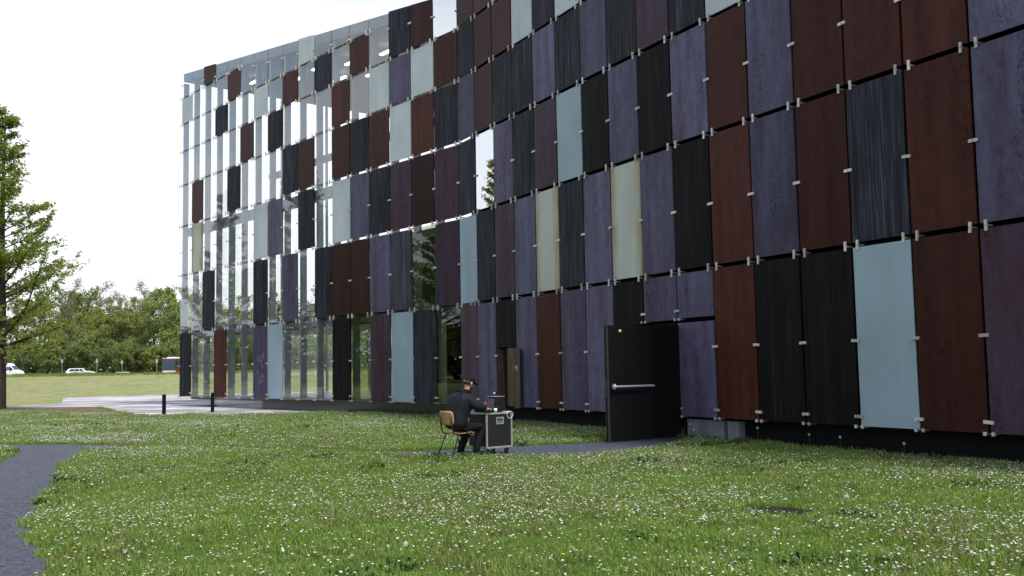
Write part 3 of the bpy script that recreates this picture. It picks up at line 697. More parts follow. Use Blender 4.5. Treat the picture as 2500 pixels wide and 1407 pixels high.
# ---------------------------------------------------------------- vehicles
def loft(mb, secs, mi=0, close=True):
    n = len(secs[0]); vs = [v for s_ in secs for v in s_]
    fs = [(i*n+k, (i+1)*n+k, (i+1)*n+(k+1)%n, i*n+(k+1)%n) for i in range(len(secs)-1) for k in range(n)]
    fs += [tuple(range(n)), tuple((len(secs)-1)*n+k for k in range(n-1,-1,-1))]
    mb.add(vs, fs, mi)
def side_body(prof, wid, inset=.12, belt=.9):
    """extrude a side profile (x,z) across the width with the upper part tucked in"""
    mb = MB(); ztop = max(z for _, z in prof)
    secs = []
    for s, k_ in ((-1, 1.0), (-.93, 0), (.93, 0), (1, 1.0)):
        secs.append([(x, s*(wid/2-inset*max(0, (z-belt))/max(.1, ztop-belt)), z) for x, z in prof])
    n = len(prof)
    loft(mb, secs); return mb
def wheel(parent, x, y, r_, wd=.2):
    t_ = MB(); M = Matrix.Translation((x, y, r_)) @ Matrix.Rotation(R(90), 4, 'X')
    t_.lathe([(r_*.62,-wd/2),(r_*.96,-wd/2),(r_,-wd/3),(r_,wd/3),(r_*.96,wd/2),(r_*.62,wd/2)], 20, M); wo = t_.build('wheel', TYRE, parent)
    q = MB(); q.lathe([(r_*.6,-wd*.46),(r_*.55,0),(r_*.6,wd*.46)], 14, M); q.build('rim', RIM, wo)
def slabq(name, pts, th, mt, parent):
    a, b, c_ = (Vector(q) for q in pts[:3]); nrm = (b-a).cross(c_-a).normalized()*th; n = len(pts)
    mb = MB(); mb.add([Vector(q)+nrm for q in pts]+[Vector(q)-nrm*.3 for q in pts], [tuple(range(n)), tuple(range(2*n-1,n-1,-1))]+[(i,n+i,n+(i+1)%n,(i+1)%n) for i in range(n)])
    return mb.build(name, mt, parent)
def estate(loc, rz, label):
    o = empty('parked_car' if False else 'estate_car', loc, rz, label, 'car')
    prof = [(-2.2,.35),(-2.28,.75),(-2.2,.95),(-1.85,1.38),(-1.55,1.47),(.2,1.46),(.55,1.4),(1.25,.98),(2.0,.84),(2.25,.65),(2.28,.38),(1.9,.25),(-1.9,.25)]
    side_body(prof, 1.8, .2, .92).build('body', WHITEP, o, bev=.03)
    for s in (-1, 1):
        y = s*.83; f = lambda x, z: (x, s*(.9-.2*max(0,(z-.92))/.55+.006), z)
        for (x0,x1,t0,t1) in ((-1.72,-.85,-1.5,-.82),(-.78,.05,-.75,.02),(.12,1.0,.1,.5)):
            pts = [f(x0,.97),f(x1,.97),f(t1,1.36),f(t0,1.36)]
            slabq('side_window', pts if s > 0 else pts[::-1], .004, CARGLASS, o)
        slabq('headlight', [(2.2,s*.55,.6),(2.2,s*.85,.6),(2.12,s*.85,.76),(2.12,s*.55,.76)], .05, CLIP, o)
        q = MB(); q.box(-1.9,.1,s*.6-.015,s*.6+.015,1.49,1.52); q.build('roof_rail', DARKM, o)
        q = MB(); q.box(.75,.95,s*.93-.07,s*.93+.07,.98,1.1); q.build('mirror', WHITEP, o, bev=.02)
        for x in (-1.35, 1.4): wheel(o, x, s*.82, .32)
    slabq('windscreen', [(1.22,-.74,1.01),(1.22,.74,1.01),(.6,.68,1.38),(.6,-.68,1.38)], .012, CARGLASS, o)
    slabq('rear_window', [(-2.14,.7,1.04),(-2.14,-.7,1.04),(-1.88,-.68,1.35),(-1.88,.68,1.35)], .012, CARGLASS, o)
    return o
YR = 176.0; zr = float(gz(0, YR))+.035
estate((tx(203, YR), YR-1, zr+.0), 0, 'white estate car with roof rails driving behind the grass verge')
estate((tx(294, 181), 181, zr-.75), R(-96), 'white car showing only its roof above the verge, in front of the shrubs')
v = empty('delivery_van', (tx(13, YR)+.9, YR-2, zr-.02), 0, 'white high roof delivery van half hidden behind the conifer trunk', 'van')
prof = [(-2.9,.4),(-2.95,2.3),(-2.8,2.56),(.5,2.58),(1.05,2.5),(1.55,2.0),(2.1,1.38),(2.75,1.16),(2.95,.9),(2.98,.45),(2.6,.35),(-2.6,.35)]
side_body(prof, 2.0, .16, 1.2).build('body', WHITEP, v, bev=.04)
for s in (-1, 1):
    f = lambda x, z: (x, s*(1.0-.16*max(0,(z-1.2))/1.38+.006), z)
    pts = [f(.75,1.35),f(1.98,1.33),f(1.45,1.95),f(.8,1.98)]; slabq('side_window', pts if s > 0 else pts[::-1], .006, CARGLASS, v)
    for xx in (.05, .42):
        pts = [f(xx-.09,.98),f(xx+.09,.98),f(xx+.09,1.15),f(xx-.09,1.15)]; slabq('side_mark', pts if s > 0 else pts[::-1], .006, BLACK, v)
    q = MB(); q.box(1.5,1.68,s*1.1-.1,s*1.1+.1,1.4,1.75); q.build('mirror', BLACK, v, bev=.02)
    slabq('headlight', [(2.86,s*.6,.85),(2.86,s*.92,.85),(2.7,s*.92,1.1),(2.7,s*.6,1.1)], .06, CLIP, v)
    for x in (-1.9, 1.95): wheel(v, x, s*.88, .36, .24)
slabq('windscreen', [(2.06,-.86,1.42),(2.06,.86,1.42),(1.42,.8,2.12),(1.42,-.8,2.12)], .015, CARGLASS, v)
q = MB(); q.box(2.9,3.02,-.9,.9,.4,.62); q.build('bumper', DARKM, v, bev=.03)
b = empty('coach_bus', (tx(411, YR)+.0, YR, zr-.2), R(268), 'dark red coach with wide windscreen partly hidden by the building corner', 'bus')
def rbox(name, x0,x1,y0,y1,z0,z1,mt,bev,parent):
    q = MB(); q.box(x0,x1,y0,y1,z0,z1); return q.build(name, mt, parent, bev=bev)
rbox('body', -11.5,0,-1.25,1.25,.35,3.15,REDP,.14,b)
rbox('roof_unit', -5.5,-1.2,-.8,.8,3.15,3.36,WHITEP,.06,b)
rbox('roof_edge', -11.4,-.1,-1.2,1.2,3.1,3.19,WHITEP,.04,b)
rbox('windscreen', -.04,.02,-1.12,1.12,1.05,2.95,COACHGLASS,.01,b)
rbox('front_panel', -.03,.03,-1.15,1.15,.5,.98,WHITEP,.03,b)
for s in (-1, 1):
    for i in range(6): rbox('side_window', -1.9-i*1.6,-.45-i*1.6, s*1.25-.012,s*1.25+.012,1.5,2.75,COACHGLASS,0,b)
    q = MB(); q.tube([(-.05,s*1.2,2.9),(.25,s*1.4,2.85),(.33,s*1.45,2.5)], .035, 6); q.box(.25,.38,s*1.45-.12,s*1.45+.12,2.0,2.5); q.build('mirror', BLACK, b)
    rbox('headlight', .0,.045,s*.95-.16,s*.95+.16,.62,.82,CLIP,.01,b)
    for x in (-2.3, -8.6): wheel(b, x, s*1.1, .5, .3)

# ---------------------------------------------------------------- chair, person, case
F_ = Vector((.766,.643,0)); ANG = math.atan2(.643,.766)
PLY = mk_wood('honey_plywood', (.36,.22,.09), (.46,.29,.125), (.55,.37,.17)); 
SEAT = Vector((-.985, 17.66, 0))
ch = empty('plywood_chair', SEAT, ANG, 'plywood school chair with dark steel legs behind the seated person', 'chair')
# local x forward, y left
def curved_board(x_fn, y0, y1, z0, z1, th, rc, n=9, mz=7):
    """board facing +x: grid with rounded corners"""
    mb = MB(); vs = []; fs = []
    for side_ in (0, 1):
        for j in range(mz+1):
            z = z0+(z1-z0)*j/mz; e = min(z-z0, z1-z); ins = 0 if e > rc else rc-math.sqrt(max(0, rc*rc-(rc-e)**2))
            for i in range(n+1):
                y = (y0+ins)+(y1-y0-2*ins)*i/n; vs.append((x_fn(y, z)+th*side_, y, z))
    K = (n+1)*(mz+1)
    for j in range(mz):
        for i in range(n):
            a = j*(n+1)+i; fs += [(a+1, a, a+n+1, a+n+2), (K+a, K+a+1, K+a+n+2, K+a+n+1)]
    bd = [i for i in range(n+1)]+[j*(n+1)+n for j in range(1, mz+1)]+[mz*(n+1)+i for i in range(n-1,-1,-1)]+[j*(n+1) for j in range(mz-1,0,-1)]
    for a, b_ in zip(bd, bd[1:]+bd[:1]): fs.append((a, b_, K+b_, K+a))
    mb.add(vs, fs); return mb
curved_board(lambda y, z: -.235-.10*(z-.56)+.0-.35*(.04-y*y), -.2, .2, .565, .81, .011, .05).build('backrest', PLY, ch, smooth=True)
sm = MB(); vs = []; nx_, ny_ = 12, 8
for k_ in (0, 1):
    for i in range(nx_+1):
        x = -.2+.4*i/nx_; zz = .445-.018*math.sin(min(1,(x+.2)/.3)*3.14)-(.035*((x-.14)/.06)**2 if x > .14 else 0)
        for j in range(ny_+1):
            y = -.2+.4*j/ny_; vs.append((x, y*(1-.06*(x < -.15)), zz-.012*k_-.01*math.cos(y*7)))
K = (nx_+1)*(ny_+1); fs = []
for i in range(nx_):
    for j in range(ny_):
        a = i*(ny_+1)+j; fs += [(a, a+ny_+1, a+ny_+2, a+1), (K+a+1, K+a+ny_+2, K+a+ny_+1, K+a)]
bd = list(range(ny_+1))+[i*(ny_+1)+ny_ for i in range(1,nx_+1)]+[nx_*(ny_+1)+j for j in range(ny_-1,-1,-1)]+[i*(ny_+1) for i in range(nx_-1,0,-1)]
fs += [(a, b_, K+b_, K+a) for a, b_ in zip(bd, bd[1:]+bd[:1])]; sm.add(vs, fs); sm.build('seat', PLY, ch, smooth=True)
LEGM = plain('chair_steel', (.035,.04,.055), .35, .5, .6)
for s in (-1, 1):
    q = MB(); q.tube([(-.30,s*.225,-.02),(-.13,s*.185,.40),(-.10,s*.18,.418)], .0115, 8); q.build('leg', LEGM, ch, smooth=True)
    q = MB(); q.tube([(.24,s*.225,-.02),(.12,s*.185,.39),(.10,s*.18,.412)], .0115, 8); q.build('leg', LEGM, ch, smooth=True)
    q = MB(); q.tube([(.16,s*.17,.415),(-.19,s*.17,.418),(-.215,s*.165,.44),(-.262,s*.15,.60),(-.268,s*.15,.78)], .0115, 8); q.build('back_upright', LEGM, ch, smooth=True)
q = MB(); q.tube([(-.1,-.18,.415),(-.1,.18,.415)], .01, 8); q.tube([(.1,-.18,.41),(.1,.18,.41)], .01, 8); q.build('crossbar', LEGM, ch)

def skin(name, verts, edges, radii, mt, parent, root=0, sub=2):
    me = bpy.data.meshes.new(name); me.from_pydata(verts, edges, []); me.materials.append(mt)
    o = link(name, me, parent)
    md = o.modifiers.new('skin', 'SKIN'); md.use_smooth_shade = True
    if not me.skin_vertices: me.attributes  # layer comes with the modifier
    sv = me.skin_vertices
    if not sv:
        bpy.context.view_layer.objects.active = o; bpy.ops.mesh.customdata_skin_add(); sv = me.skin_vertices
    for i, r_ in enumerate(radii):
        r_ = r_ if hasattr(r_, '__len__') else (r_, r_); sv[0].data[i].radius = r_; sv[0].data[i].use_root = (i == root)
    s_ = o.modifiers.new('sub', 'SUBSURF'); s_.levels = sub; s_.render_levels = sub
    return o
m, t, o = mat('skin_tone'); p = prin(t, (.46,.25,.18), .55, .4); t.links.new(p.outputs[0], o.inputs[0]); SKIN = m
NAVY = plain('navy_jacket', (.005,.006,.013), .75, .3, 0, .35, 9)
BLK = plain('black_cloth', (.006,.006,.007), .85, .2)
HAIR = plain('dark_hair', (.03,.022,.018), .8)
pe = empty('person', SEAT, ANG, 'person in dark jacket and black cap seated at the flight case, leaning over it', 'person')
hd = Vector((.235, -.02, 1.265))
bv = [(-.02,0,.56),(.03,0,.80),(.08,0,.97),(.14,0,1.08),(.205,-.005,1.17),(.222,-.01,1.22),(.245,-.015,1.30),(.25,-.015,1.34)]
be = [(0,1),(1,2),(2,3),(3,4),(4,5),(5,6),(6,7)]; br = [.055,.08,.10,.06,.052,.066,.086,.06]
def addchain(p0, pts, rs):
    for q, r_ in zip(pts, rs):
        bv.append(q); br.append(r_); be.append((p0, len(bv)-1)); p0 = len(bv)-1
    return p0
# arms
ra = addchain(2, [(.10,-.18,.99),(.24,-.285,.86),(.42,-.20,.825),(.49,-.17,.825)], [.05,.045,.036,.032])
la = addchain(2, [(.10,.18,.99),(.23,.295,.87),(.42,.22,.83),(.49,.19,.83)], [.05,.045,.036,.032])
for pi_, s in ((ra, -1), (la, 1)):
    hx, hy, hz = bv[pi_]
    for k_, (dx, dy, l) in enumerate(((.05,-.028,.06),(.055,-.009,.072),(.055,.010,.068),(.05,.028,.052))):
        addchain(pi_, [(hx+dx,hy+dy,hz-.006),(hx+dx+l*.6,hy+dy,hz-.016),(hx+dx+l,hy+dy,hz-.036)], [.010,.009,.0075])
    addchain(pi_, [(hx+.02,hy-s*.035*-1,hz-.01),(hx+.06,hy+s*-.05,hz-.02)], [.011,.009])
# legs
for s in (-1, 1):
    addchain(0, [(.06,s*.10,.52),(.25,s*.13,.53),(.42 if s < 0 else .36,s*.15,.53),(.33 if s < 0 else .24,s*.15,.28),(.25 if s < 0 else .13,s*.15,.09),(.32 if s < 0 else .2,s*.16,.045)], [.05,.05,.045,.035,.03,.028])
body = skin('body', bv, be, br, SKIN, pe)
# clothing follows the body
jv = [(-.05,0,.46),(-.05,0,.62),(.01,0,.80),(.07,0,.95),(.12,0,1.05),(.17,0,1.13),(.10,-.20,.985),(.23,-.295,.86),(.41,-.215,.83),(.455,-.195,.83),(.10,.20,.985),(.22,.305,.87),(.41,.235,.84),(.455,.21,.835)]
je = [(0,1),(1,2),(2,3),(3,4),(4,5),(3,6),(6,7),(7,8),(8,9),(3,10),(10,11),(11,12),(12,13)]
jr = [(.20,.24),(.19,.245),(.19,.25),(.185,.25),(.15,.20),(.085,.09),.115,.09,.066,.055,.115,.09,.066,.055]
jk = skin('jacket', jv, je, jr, NAVY, body)
hv = [(.085,-.085,1.13),(.075,0,1.15),(.085,.085,1.13),(.16,.10,1.135),(.22,.05,1.12),(.22,-.05,1.12),(.16,-.10,1.135)]
skin('hood', hv, [(0,1),(1,2),(2,3),(3,4),(5,6),(6,0)], [.055,.075,.055,.045,.03,.03,.045], BLK, body, 1)
tv = [(-.02,0,.51)]; te = []; tr_ = [(.14,.2)]
for s in (-1, 1):
    k0 = 0
    for q, r_ in zip([(.1,s*.1,.515),(.26,s*.135,.525),(.43 if s < 0 else .37,s*.15,.525),(.34 if s < 0 else .25,s*.15,.30),(.265 if s < 0 else .14,s*.15,.06)], [.11,.10,.085,.072,.066]):
        tv.append(q); tr_.append(r_); te.append((k0, len(tv)-1)); k0 = len(tv)-1
skin('trousers', tv, te, tr_, BLK, body)
for s in (-1, 1):
    x0 = .25 if s < 0 else .125
    skin('shoe', [(x0-.04,s*.15,.05),(x0+.03,s*.15,.055),(x0+.12,s*.155,.045),(x0+.2,s*.16,.035)], [(0,1),(1,2),(2,3)], [.055,.062,.055,.04], BLK, body)
# head: cap, ears, nose, beard, hair
hM = Matrix.Translation((.245,-.015,1.285)) @ Matrix.Rotation(R(14), 4, 'Y')
def ell(mb, c_, r_, n=14, k_=9, zmin=-1.0, M=hM):
    prof = [(max(.001, math.cos(a)), math.sin(a)) for a in np.linspace(math.asin(zmin), math.pi/2*.98, k_)]
    mb.lathe(prof, n, M @ Matrix.Translation(c_) @ Matrix.Diagonal((*r_, 1)))
q = MB(); ell(q, (0,0,.035), (.108,.088,.085), 18, 9, -.25); cap = q.build('cap', BLK, body, smooth=True)
q = MB(); q.add([hM @ Vector(v_) for v_ in [(.06,-.075,.025),(.13,-.06,.02),(.175,-.03,.008),(.185,0,.004),(.175,.03,.008),(.13,.06,.02),(.06,.075,.025)]]+[hM @ Vector(v_) for v_ in [(.06,-.075,.015),(.13,-.06,.01),(.175,-.03,-.002),(.185,0,-.006),(.175,.03,-.002),(.13,.06,.01),(.06,.075,.015)]],
             [(0,1,2,3,4,5,6),(13,12,11,10,9,8,7)]+[(i,7+i,7+(i+1)%7,(i+1)%7) for i in range(7)]); q.build('brim', BLK, cap)
q = MB(); q.box(-.112,-.098,-.012,.012,.012,.034,M=hM); q.build('cap_label', plain('cap_patch', (.3,.2,.2), .7), cap)
q = MB(); ell(q, (-.03,0,0), (.082,.086,.07), 14, 7, -.6); q.build('hair', HAIR, body, smooth=True)
q = MB(); ell(q, (.045,0,-.075), (.055,.058,.045), 12, 7, -.9); q.build('beard', HAIR, body, smooth=True)
for s in (-1, 1):
    q = MB(); ell(q, (-.005,s*.086,-.015), (.022,.010,.032), 10, 7, -.95); q.build('ear', SKIN, body, smooth=True)
    q = MB(); ell(q, (.083,s*.032,.0), (.009,.012,.008), 8, 5, -.95); q.build('eye', BLK, body)
q = MB(); ell(q, (.098,0,-.022), (.02,.014,.026), 10, 7, -.95); q.build('nose', SKIN, body, smooth=True)
q = MB(); q.box(.093,.101,-.022,.022,-.066,-.06,M=hM); q.build('mouth', plain('lips', (.3,.12,.1), .6), body)

# flight case (local origin at the near bottom corner, x along the handle face, y along the man's face)
ALU = plain('aluminium_edge', (.44,.50,.48), .35, .5, .55, .2, 20)
ALUD = plain('corner_steel', (.26,.33,.31), .4, .5, .6, .2, 20)
CASEB = plain('black_case_laminate', (.012,.012,.013), .55, .4)
CW, CD, CB, CT = .60, .54, .115, .745
fc = empty('flight_case', (-.495, 17.87, 0), ANG, 'black flight case on castors with aluminium edges, used as a table', 'flight case')
def cb(name, x0,x1,y0,y1,z0,z1,mt,par=None,bev=0):
    q = MB(); q.box(x0,x1,y0,y1,z0,z1); return q.build(name, mt, par or fc, bev=bev)
cb('shell', .012,CW-.012,.012,CD-.012,CB+.012,CT-.012,CASEB)
e_ = .032
for x in (0, CW-e_):
    for y in (0, CD-e_): cb('corner_edge', x,x+e_,y,y+e_,CB+e_+.001,CT-e_-.001,ALU,None,.004)
for z in (CB, CT-e_):
    for y in (0, CD-e_): cb('edge_rail', e_+.001,CW-e_-.001,y,y+e_,z,z+e_,ALU,None,.004)
    for x in (0, CW-e_): cb('edge_rail', x,x+e_,e_+.001,CD-e_-.001,z,z+e_,ALU,None,.004)
    for x in (0, CW-e_):
        for y in (0, CD-e_): cb('corner_bracket', x-.004,x+e_+.004,y-.004,y+e_+.004,z-.004,z+e_+.004,ALUD,None,.008)
def dish(x, z, w_, h_, face):
    o = empty('x'); bpy.data.objects.remove(o)
    q = MB()
    if face == 'x':
        for (a,b_,c_,d) in ((x-w_/2,x+w_/2,z+h_/2-.014,z+h_/2),(x-w_/2,x+w_/2,z-h_/2,z-h_/2+.014),(x-w_/2,x-w_/2+.014,z-h_/2+.0141,z+h_/2-.0141),(x+w_/2-.014,x+w_/2,z-h_/2+.0141,z+h_/2-.0141)): q.box(a,b_,.002,.0118,c_,d)
        o = q.build('handle_dish', ALU, fc)
        q = MB(); q.box(x-w_/2+.014,x+w_/2-.014,.009,.0116,z-h_/2+.014,z+h_/2-.014); q.build('dish_back', plain('dish_green_grey', (.16,.24,.22), .4, .5, .4), o)
        q = MB(); q.tube([(x-w_/2+.02,-.004,z+h_/2-.03),(x+w_/2-.02,-.004,z+h_/2-.03)], .007, 8); q.build('grip', ALUD, o)
    else:
        for (a,b_,c_,d) in ((x-w_/2,x+w_/2,z+h_/2-.014,z+h_/2),(x-w_/2,x+w_/2,z-h_/2,z-h_/2+.014),(x-w_/2,x-w_/2+.014,z-h_/2+.0141,z+h_/2-.0141),(x+w_/2-.014,x+w_/2,z-h_/2+.0141,z+h_/2-.0141)): q.box(.002,.0118,a,b_,c_,d)
        o = q.build('latch_dish', ALU, fc)
        q = MB(); q.box(-.002,.008,x-.015,x+.015,z-.012,z+.02); q.build('butterfly_latch', CLIP, o)
dish(.315, .60, .17, .125, 'x'); dish(.17, .40, .10, .12, 'y'); dish(.42, .40, .10, .12, 'y')
for (x, y) in ((.08,.08),(CW-.08,.08),(.08,CD-.08),(CW-.08,CD-.08)):
    q = MB(); q.box(x-.045,x+.045,y-.045,y+.045,CB-.012,CB-.001); q.box(x-.03,x-.024,y-.02,y+.03,.04,CB-.012); q.box(x+.024,x+.03,y-.02,y+.03,.04,CB-.012); co = q.build('castor', ALUD, fc)
    q = MB(); q.lathe([(.02,-.016),(.046,-.016),(.05,-.01),(.05,.01),(.046,.016),(.02,.016)], 14, Matrix.Translation((x,y+.01,.048)) @ Matrix.Rotation(R(90),4,'Y')); q.build('castor_wheel', TYRE, co)
# gear on the case
TOPZ = CT+.002
def ontop(x, y, z=TOPZ):
    c_, s_ = math.cos(ANG), math.sin(ANG); return (-.495+c_*x-s_*y, 17.87+s_*x+c_*y, z)
g1 = empty('hooded_screen', ontop(.40,.22), ANG, 'black hooded screen with grey top plate standing on the flight case', 'screen')
q = MB(); 
q.add([(-.14,-.13,0),(.16,-.13,0),(.16,.13,0),(-.14,.13,0),(-.09,-.1,.27),(.10,-.1,.25),(.10,.1,.25),(-.09,.1,.27)], [(3,2,1,0),(4,5,6,7),(0,1,5,4),(1,2,6,5),(2,3,7,6),(3,0,4,7)]); q.build('hood', BLK, g1, bev=.012)
q = MB(); q.box(-.11,.115,-.115,.115,.272,.282); q.build('top_plate', ALU, g1)
q = MB(); q.add([(-.145,-.11,.02),(-.098,-.09,.245),(-.098,.09,.245),(-.145,.11,.02),(-.14,-.11,.02),(-.093,-.09,.245),(-.093,.09,.245),(-.14,.11,.02)],[(0,1,2,3),(7,6,5,4),(0,4,5,1),(1,5,6,2),(2,6,7,3),(3,7,4,0)]); q.build('screen_glass', PLINTH, g1)
g2 = empty('small_camera', ontop(.41,.22,TOPZ+.284), ANG, 'small black camera perched on the grey plate of the hooded screen', 'camera')
q = MB(); q.box(-.03,.03,-.022,.022,.03,.075); q.build('camera_body', BLK, g2, bev=.006)
q = MB(); q.tube([(0,0,0),(0,0,.03)], .012, 8); q.build('mount', DARKM, g2); q = MB(); q.lathe([(.016,0),(.018,.03)], 12, Matrix.Translation((-.03,0,.053))@Matrix.Rotation(R(-90),4,'Y')); q.build('lens', CLIP, g2)
g3 = empty('sound_mixer', ontop(.15,.25), ANG, 'low black mixer with pale knobs lying before the seated person', 'mixer')
q = MB(); q.add([(-.10,-.16,0),(.09,-.16,0),(.09,.16,0),(-.10,.16,0),(-.10,-.16,.025),(.09,-.16,.055),(.09,.16,.055),(-.10,.16,.025)],[(3,2,1,0),(4,5,6,7),(0,1,5,4),(1,2,6,5),(2,3,7,6),(3,0,4,7)]); q.build('mixer_body', BLK, g3, bev=.005)
for i in range(4):
    for j in range(5):
        q = MB(); q.lathe([(.009,0),(.008,.014)], 8, Matrix.Translation((-.08+i*.045,-.12+j*.06,.03+i*.0073))); q.build('knob', WHITEP, g3)
g4 = empty('white_cup', ontop(.26,.06), ANG, 'small white cup at the edge of the flight case', 'cup')
q = MB(); q.lathe([(.024,0),(.032,.07),(.03,.07),(.022,.006)], 16); q.build('cup_body', WHITEP, g4, smooth=True)
PINK = plain('pink_cloth', (.62,.06,.14), .6)
q = MB(); q.add([(-.05,-.03,0),(.05,-.035,.0),(.055,.03,0),(-.04,.035,0),(-.03,-.02,.05),(.03,-.02,.035),(.03,.02,.03),(-.025,.02,.055)],[(3,2,1,0),(4,5,6,7),(0,1,5,4),(1,2,6,5),(2,3,7,6),(3,0,4,7)])
o = q.build('pink_pouch', PINK, None, bev=.012, loc=ontop(.35,.44), rot=(0,0,ANG)); o.scale = (1.2,1.2,3.6); tag(o, 'bright pink pouch standing on the flight case behind the hand', 'pouch')
q = MB(); q.box(-.05,.05,-.035,.035,0,.03); q.box(-.03,.03,-.02,.02,.03,.05); o = q.build('silver_recorder', ALU, None, bev=.004, loc=ontop(.06,.43), rot=(0,0,ANG+.4)); tag(o, 'small silver recorder at the near corner of the flight case', 'recorder')
q = MB(); cpts = []
for k_ in range(26):
    a = k_/25*6.9+1.3; cpts.append((.075*math.cos(a)*(1+.08*math.sin(3*a)), -.012*math.sin(a*.5)-.012, .062*math.sin(a)-.05))
q.tube([(-.12,.05,.008),(-.06,.03,.008)]+cpts, .0045, 6); o = q.build('white_cable', WHITEP, None, smooth=True, loc=ontop(CW-.07, .0), rot=(0,0,ANG)); tag(o, 'loop of white cable hanging off the flight case corner', 'cable')

# ---------------------------------------------------------------- lawn: grass, daisies, dandelions
FOOT = [tuple(fp(c, o_).to_2d()) for c, o_ in ((0,.0),(17,.0),(36,.0),(36,-14),(17,-14),(0,-14))]
BLOCK = [tuple(fp(c, o_).to_2d()) for c, o_ in ((2.9,-.1),(17,-.1),(19,-.2),(36,-.2),(36,-14),(17,-14),(2.9,-14))]
def lawn_pts(n_per, y0, y1, rg):
    A = []
    for a, b_, d in n_per:
        w = lambda y: .56*y+2.2
        area = (w(a)+w(b_))*(b_-a); n = int(area*d)
        y = rg.uniform(a, b_, n); x = rg.uniform(-1, 1, n)*w(b_); k_ = np.abs(x) < w(y); A.append(np.stack([x[k_], y[k_]], 1))
    P_ = np.concatenate(A)
    keep = ~inside(P_, PATH) & ~inside(P_, PLAZA) & ~inside(P_, BLOCK) & ~inside(P_, HOLE) & ~inside(P_, BARE)
    return P_[keep]
def vnoise(P_, sc, seed):
    rg = np.random.default_rng(seed); G_ = rg.random((97, 97)); q = P_*sc+300; i = np.floor(q).astype(int); f = q-i; f = f*f*(3-2*f)
    a = G_[i[:,0]%97, i[:,1]%97]; b_ = G_[(i[:,0]+1)%97, i[:,1]%97]; c_ = G_[i[:,0]%97, (i[:,1]+1)%97]; d = G_[(i[:,0]+1)%97, (i[:,1]+1)%97]
    return (a*(1-f[:,0])+b_*f[:,0])*(1-f[:,1])+(c_*(1-f[:,0])+d*f[:,0])*f[:,1]
def mk_grass(name, cols):
    m, t, o = mat(name); oi = rnd(t); c = ramp(t, math_(t, 'ADD', math_(t, 'MULTIPLY', oi, .55), math_(t, 'MULTIPLY', island(t), .45)), cols)
    d = N(t, 'ShaderNodeBsdfDiffuse'); t.links.new(c, d.inputs[0]); tr = N(t, 'ShaderNodeBsdfTranslucent'); t.links.new(c, tr.inputs[0])
    ms = N(t, 'ShaderNodeMixShader'); ms.inputs[0].default_value = .4; t.links.new(d.outputs[0], ms.inputs[1]); t.links.new(tr.outputs[0], ms.inputs[2]); t.links.new(ms.outputs[0], o.inputs[0]); return m
GR = mk_grass('grass_blade', [(.1,(.12,.205,.038)),(.45,(.17,.275,.055)),(.75,(.215,.31,.075)),(.97,(.30,.315,.125))])
GRY = mk_grass('dry_grass_blade', [(.1,(.10,.14,.03)),(.5,(.16,.175,.055)),(.95,(.25,.22,.11))])
GRD = mk_grass('weed_leaf', [(.1,(.06,.12,.026)),(.6,(.085,.16,.035)),(.95,(.11,.18,.045))])
def tuft(seed, nb, hmin, hmax, spread, wd, mt, lean=.5):
    rr = random.Random(seed); mb = MB()
    for i in range(nb):
        a = rr.uniform(0, 6.283); r_ = spread*math.sqrt(rr.random()); x, y = r_*math.cos(a), r_*math.sin(a); h = rr.uniform(hmin, hmax)
        b_ = rr.uniform(0, 6.283); l = rr.uniform(.1, lean)*h; dx, dy = math.cos(b_), math.sin(b_); w_ = wd*rr.uniform(.7,1.3)/2; px_, py_ = -dy*w_, dx*w_
        p1 = (x+dx*l*.3, y+dy*l*.3, h*.55); p2 = (x+dx*l, y+dy*l, h*rr.uniform(.85,1))
        mb.add([(x-px_,y-py_,-.01),(x+px_,y+py_,-.01),(p1[0]+px_*.8,p1[1]+py_*.8,p1[2]),(p1[0]-px_*.8,p1[1]-py_*.8,p1[2]),p2],[(0,1,2,3),(3,2,4)])
    return mb.mesh('grass_tuft', mt)
def weed(seed):
    rr = random.Random(seed); mb = MB()
    for i in range(11):
        a = i*2.4+rr.uniform(-.3,.3); ln = rr.uniform(.06,.13); w_ = rr.uniform(.016,.03); e_ = rr.uniform(.3,1.0); ca, sa = math.cos(a), math.sin(a)
        P_ = lambda t_, s: (ca*ln*t_-sa*w_*s, sa*ln*t_+ca*w_*s, ln*e_*math.sin(t_*2.0)+.01)
        mb.add([P_(0,0),P_(.35,-.8),P_(.35,.8),P_(.7,-1),P_(.7,1),P_(1,0)],[(0,1,2),(1,3,4,2),(3,5,4)])
    return mb.mesh('weed_tuft', mt_weed)
mt_weed = GRD
TUF = [tuft(1,26,.03,.065,.08,.006,GR,.9), tuft(2,26,.025,.055,.09,.006,GR,1.1), tuft(3,22,.04,.085,.08,.0055,GR,.9), tuft(4,18,.03,.075,.08,.005,GRY,1.2), weed(5)]
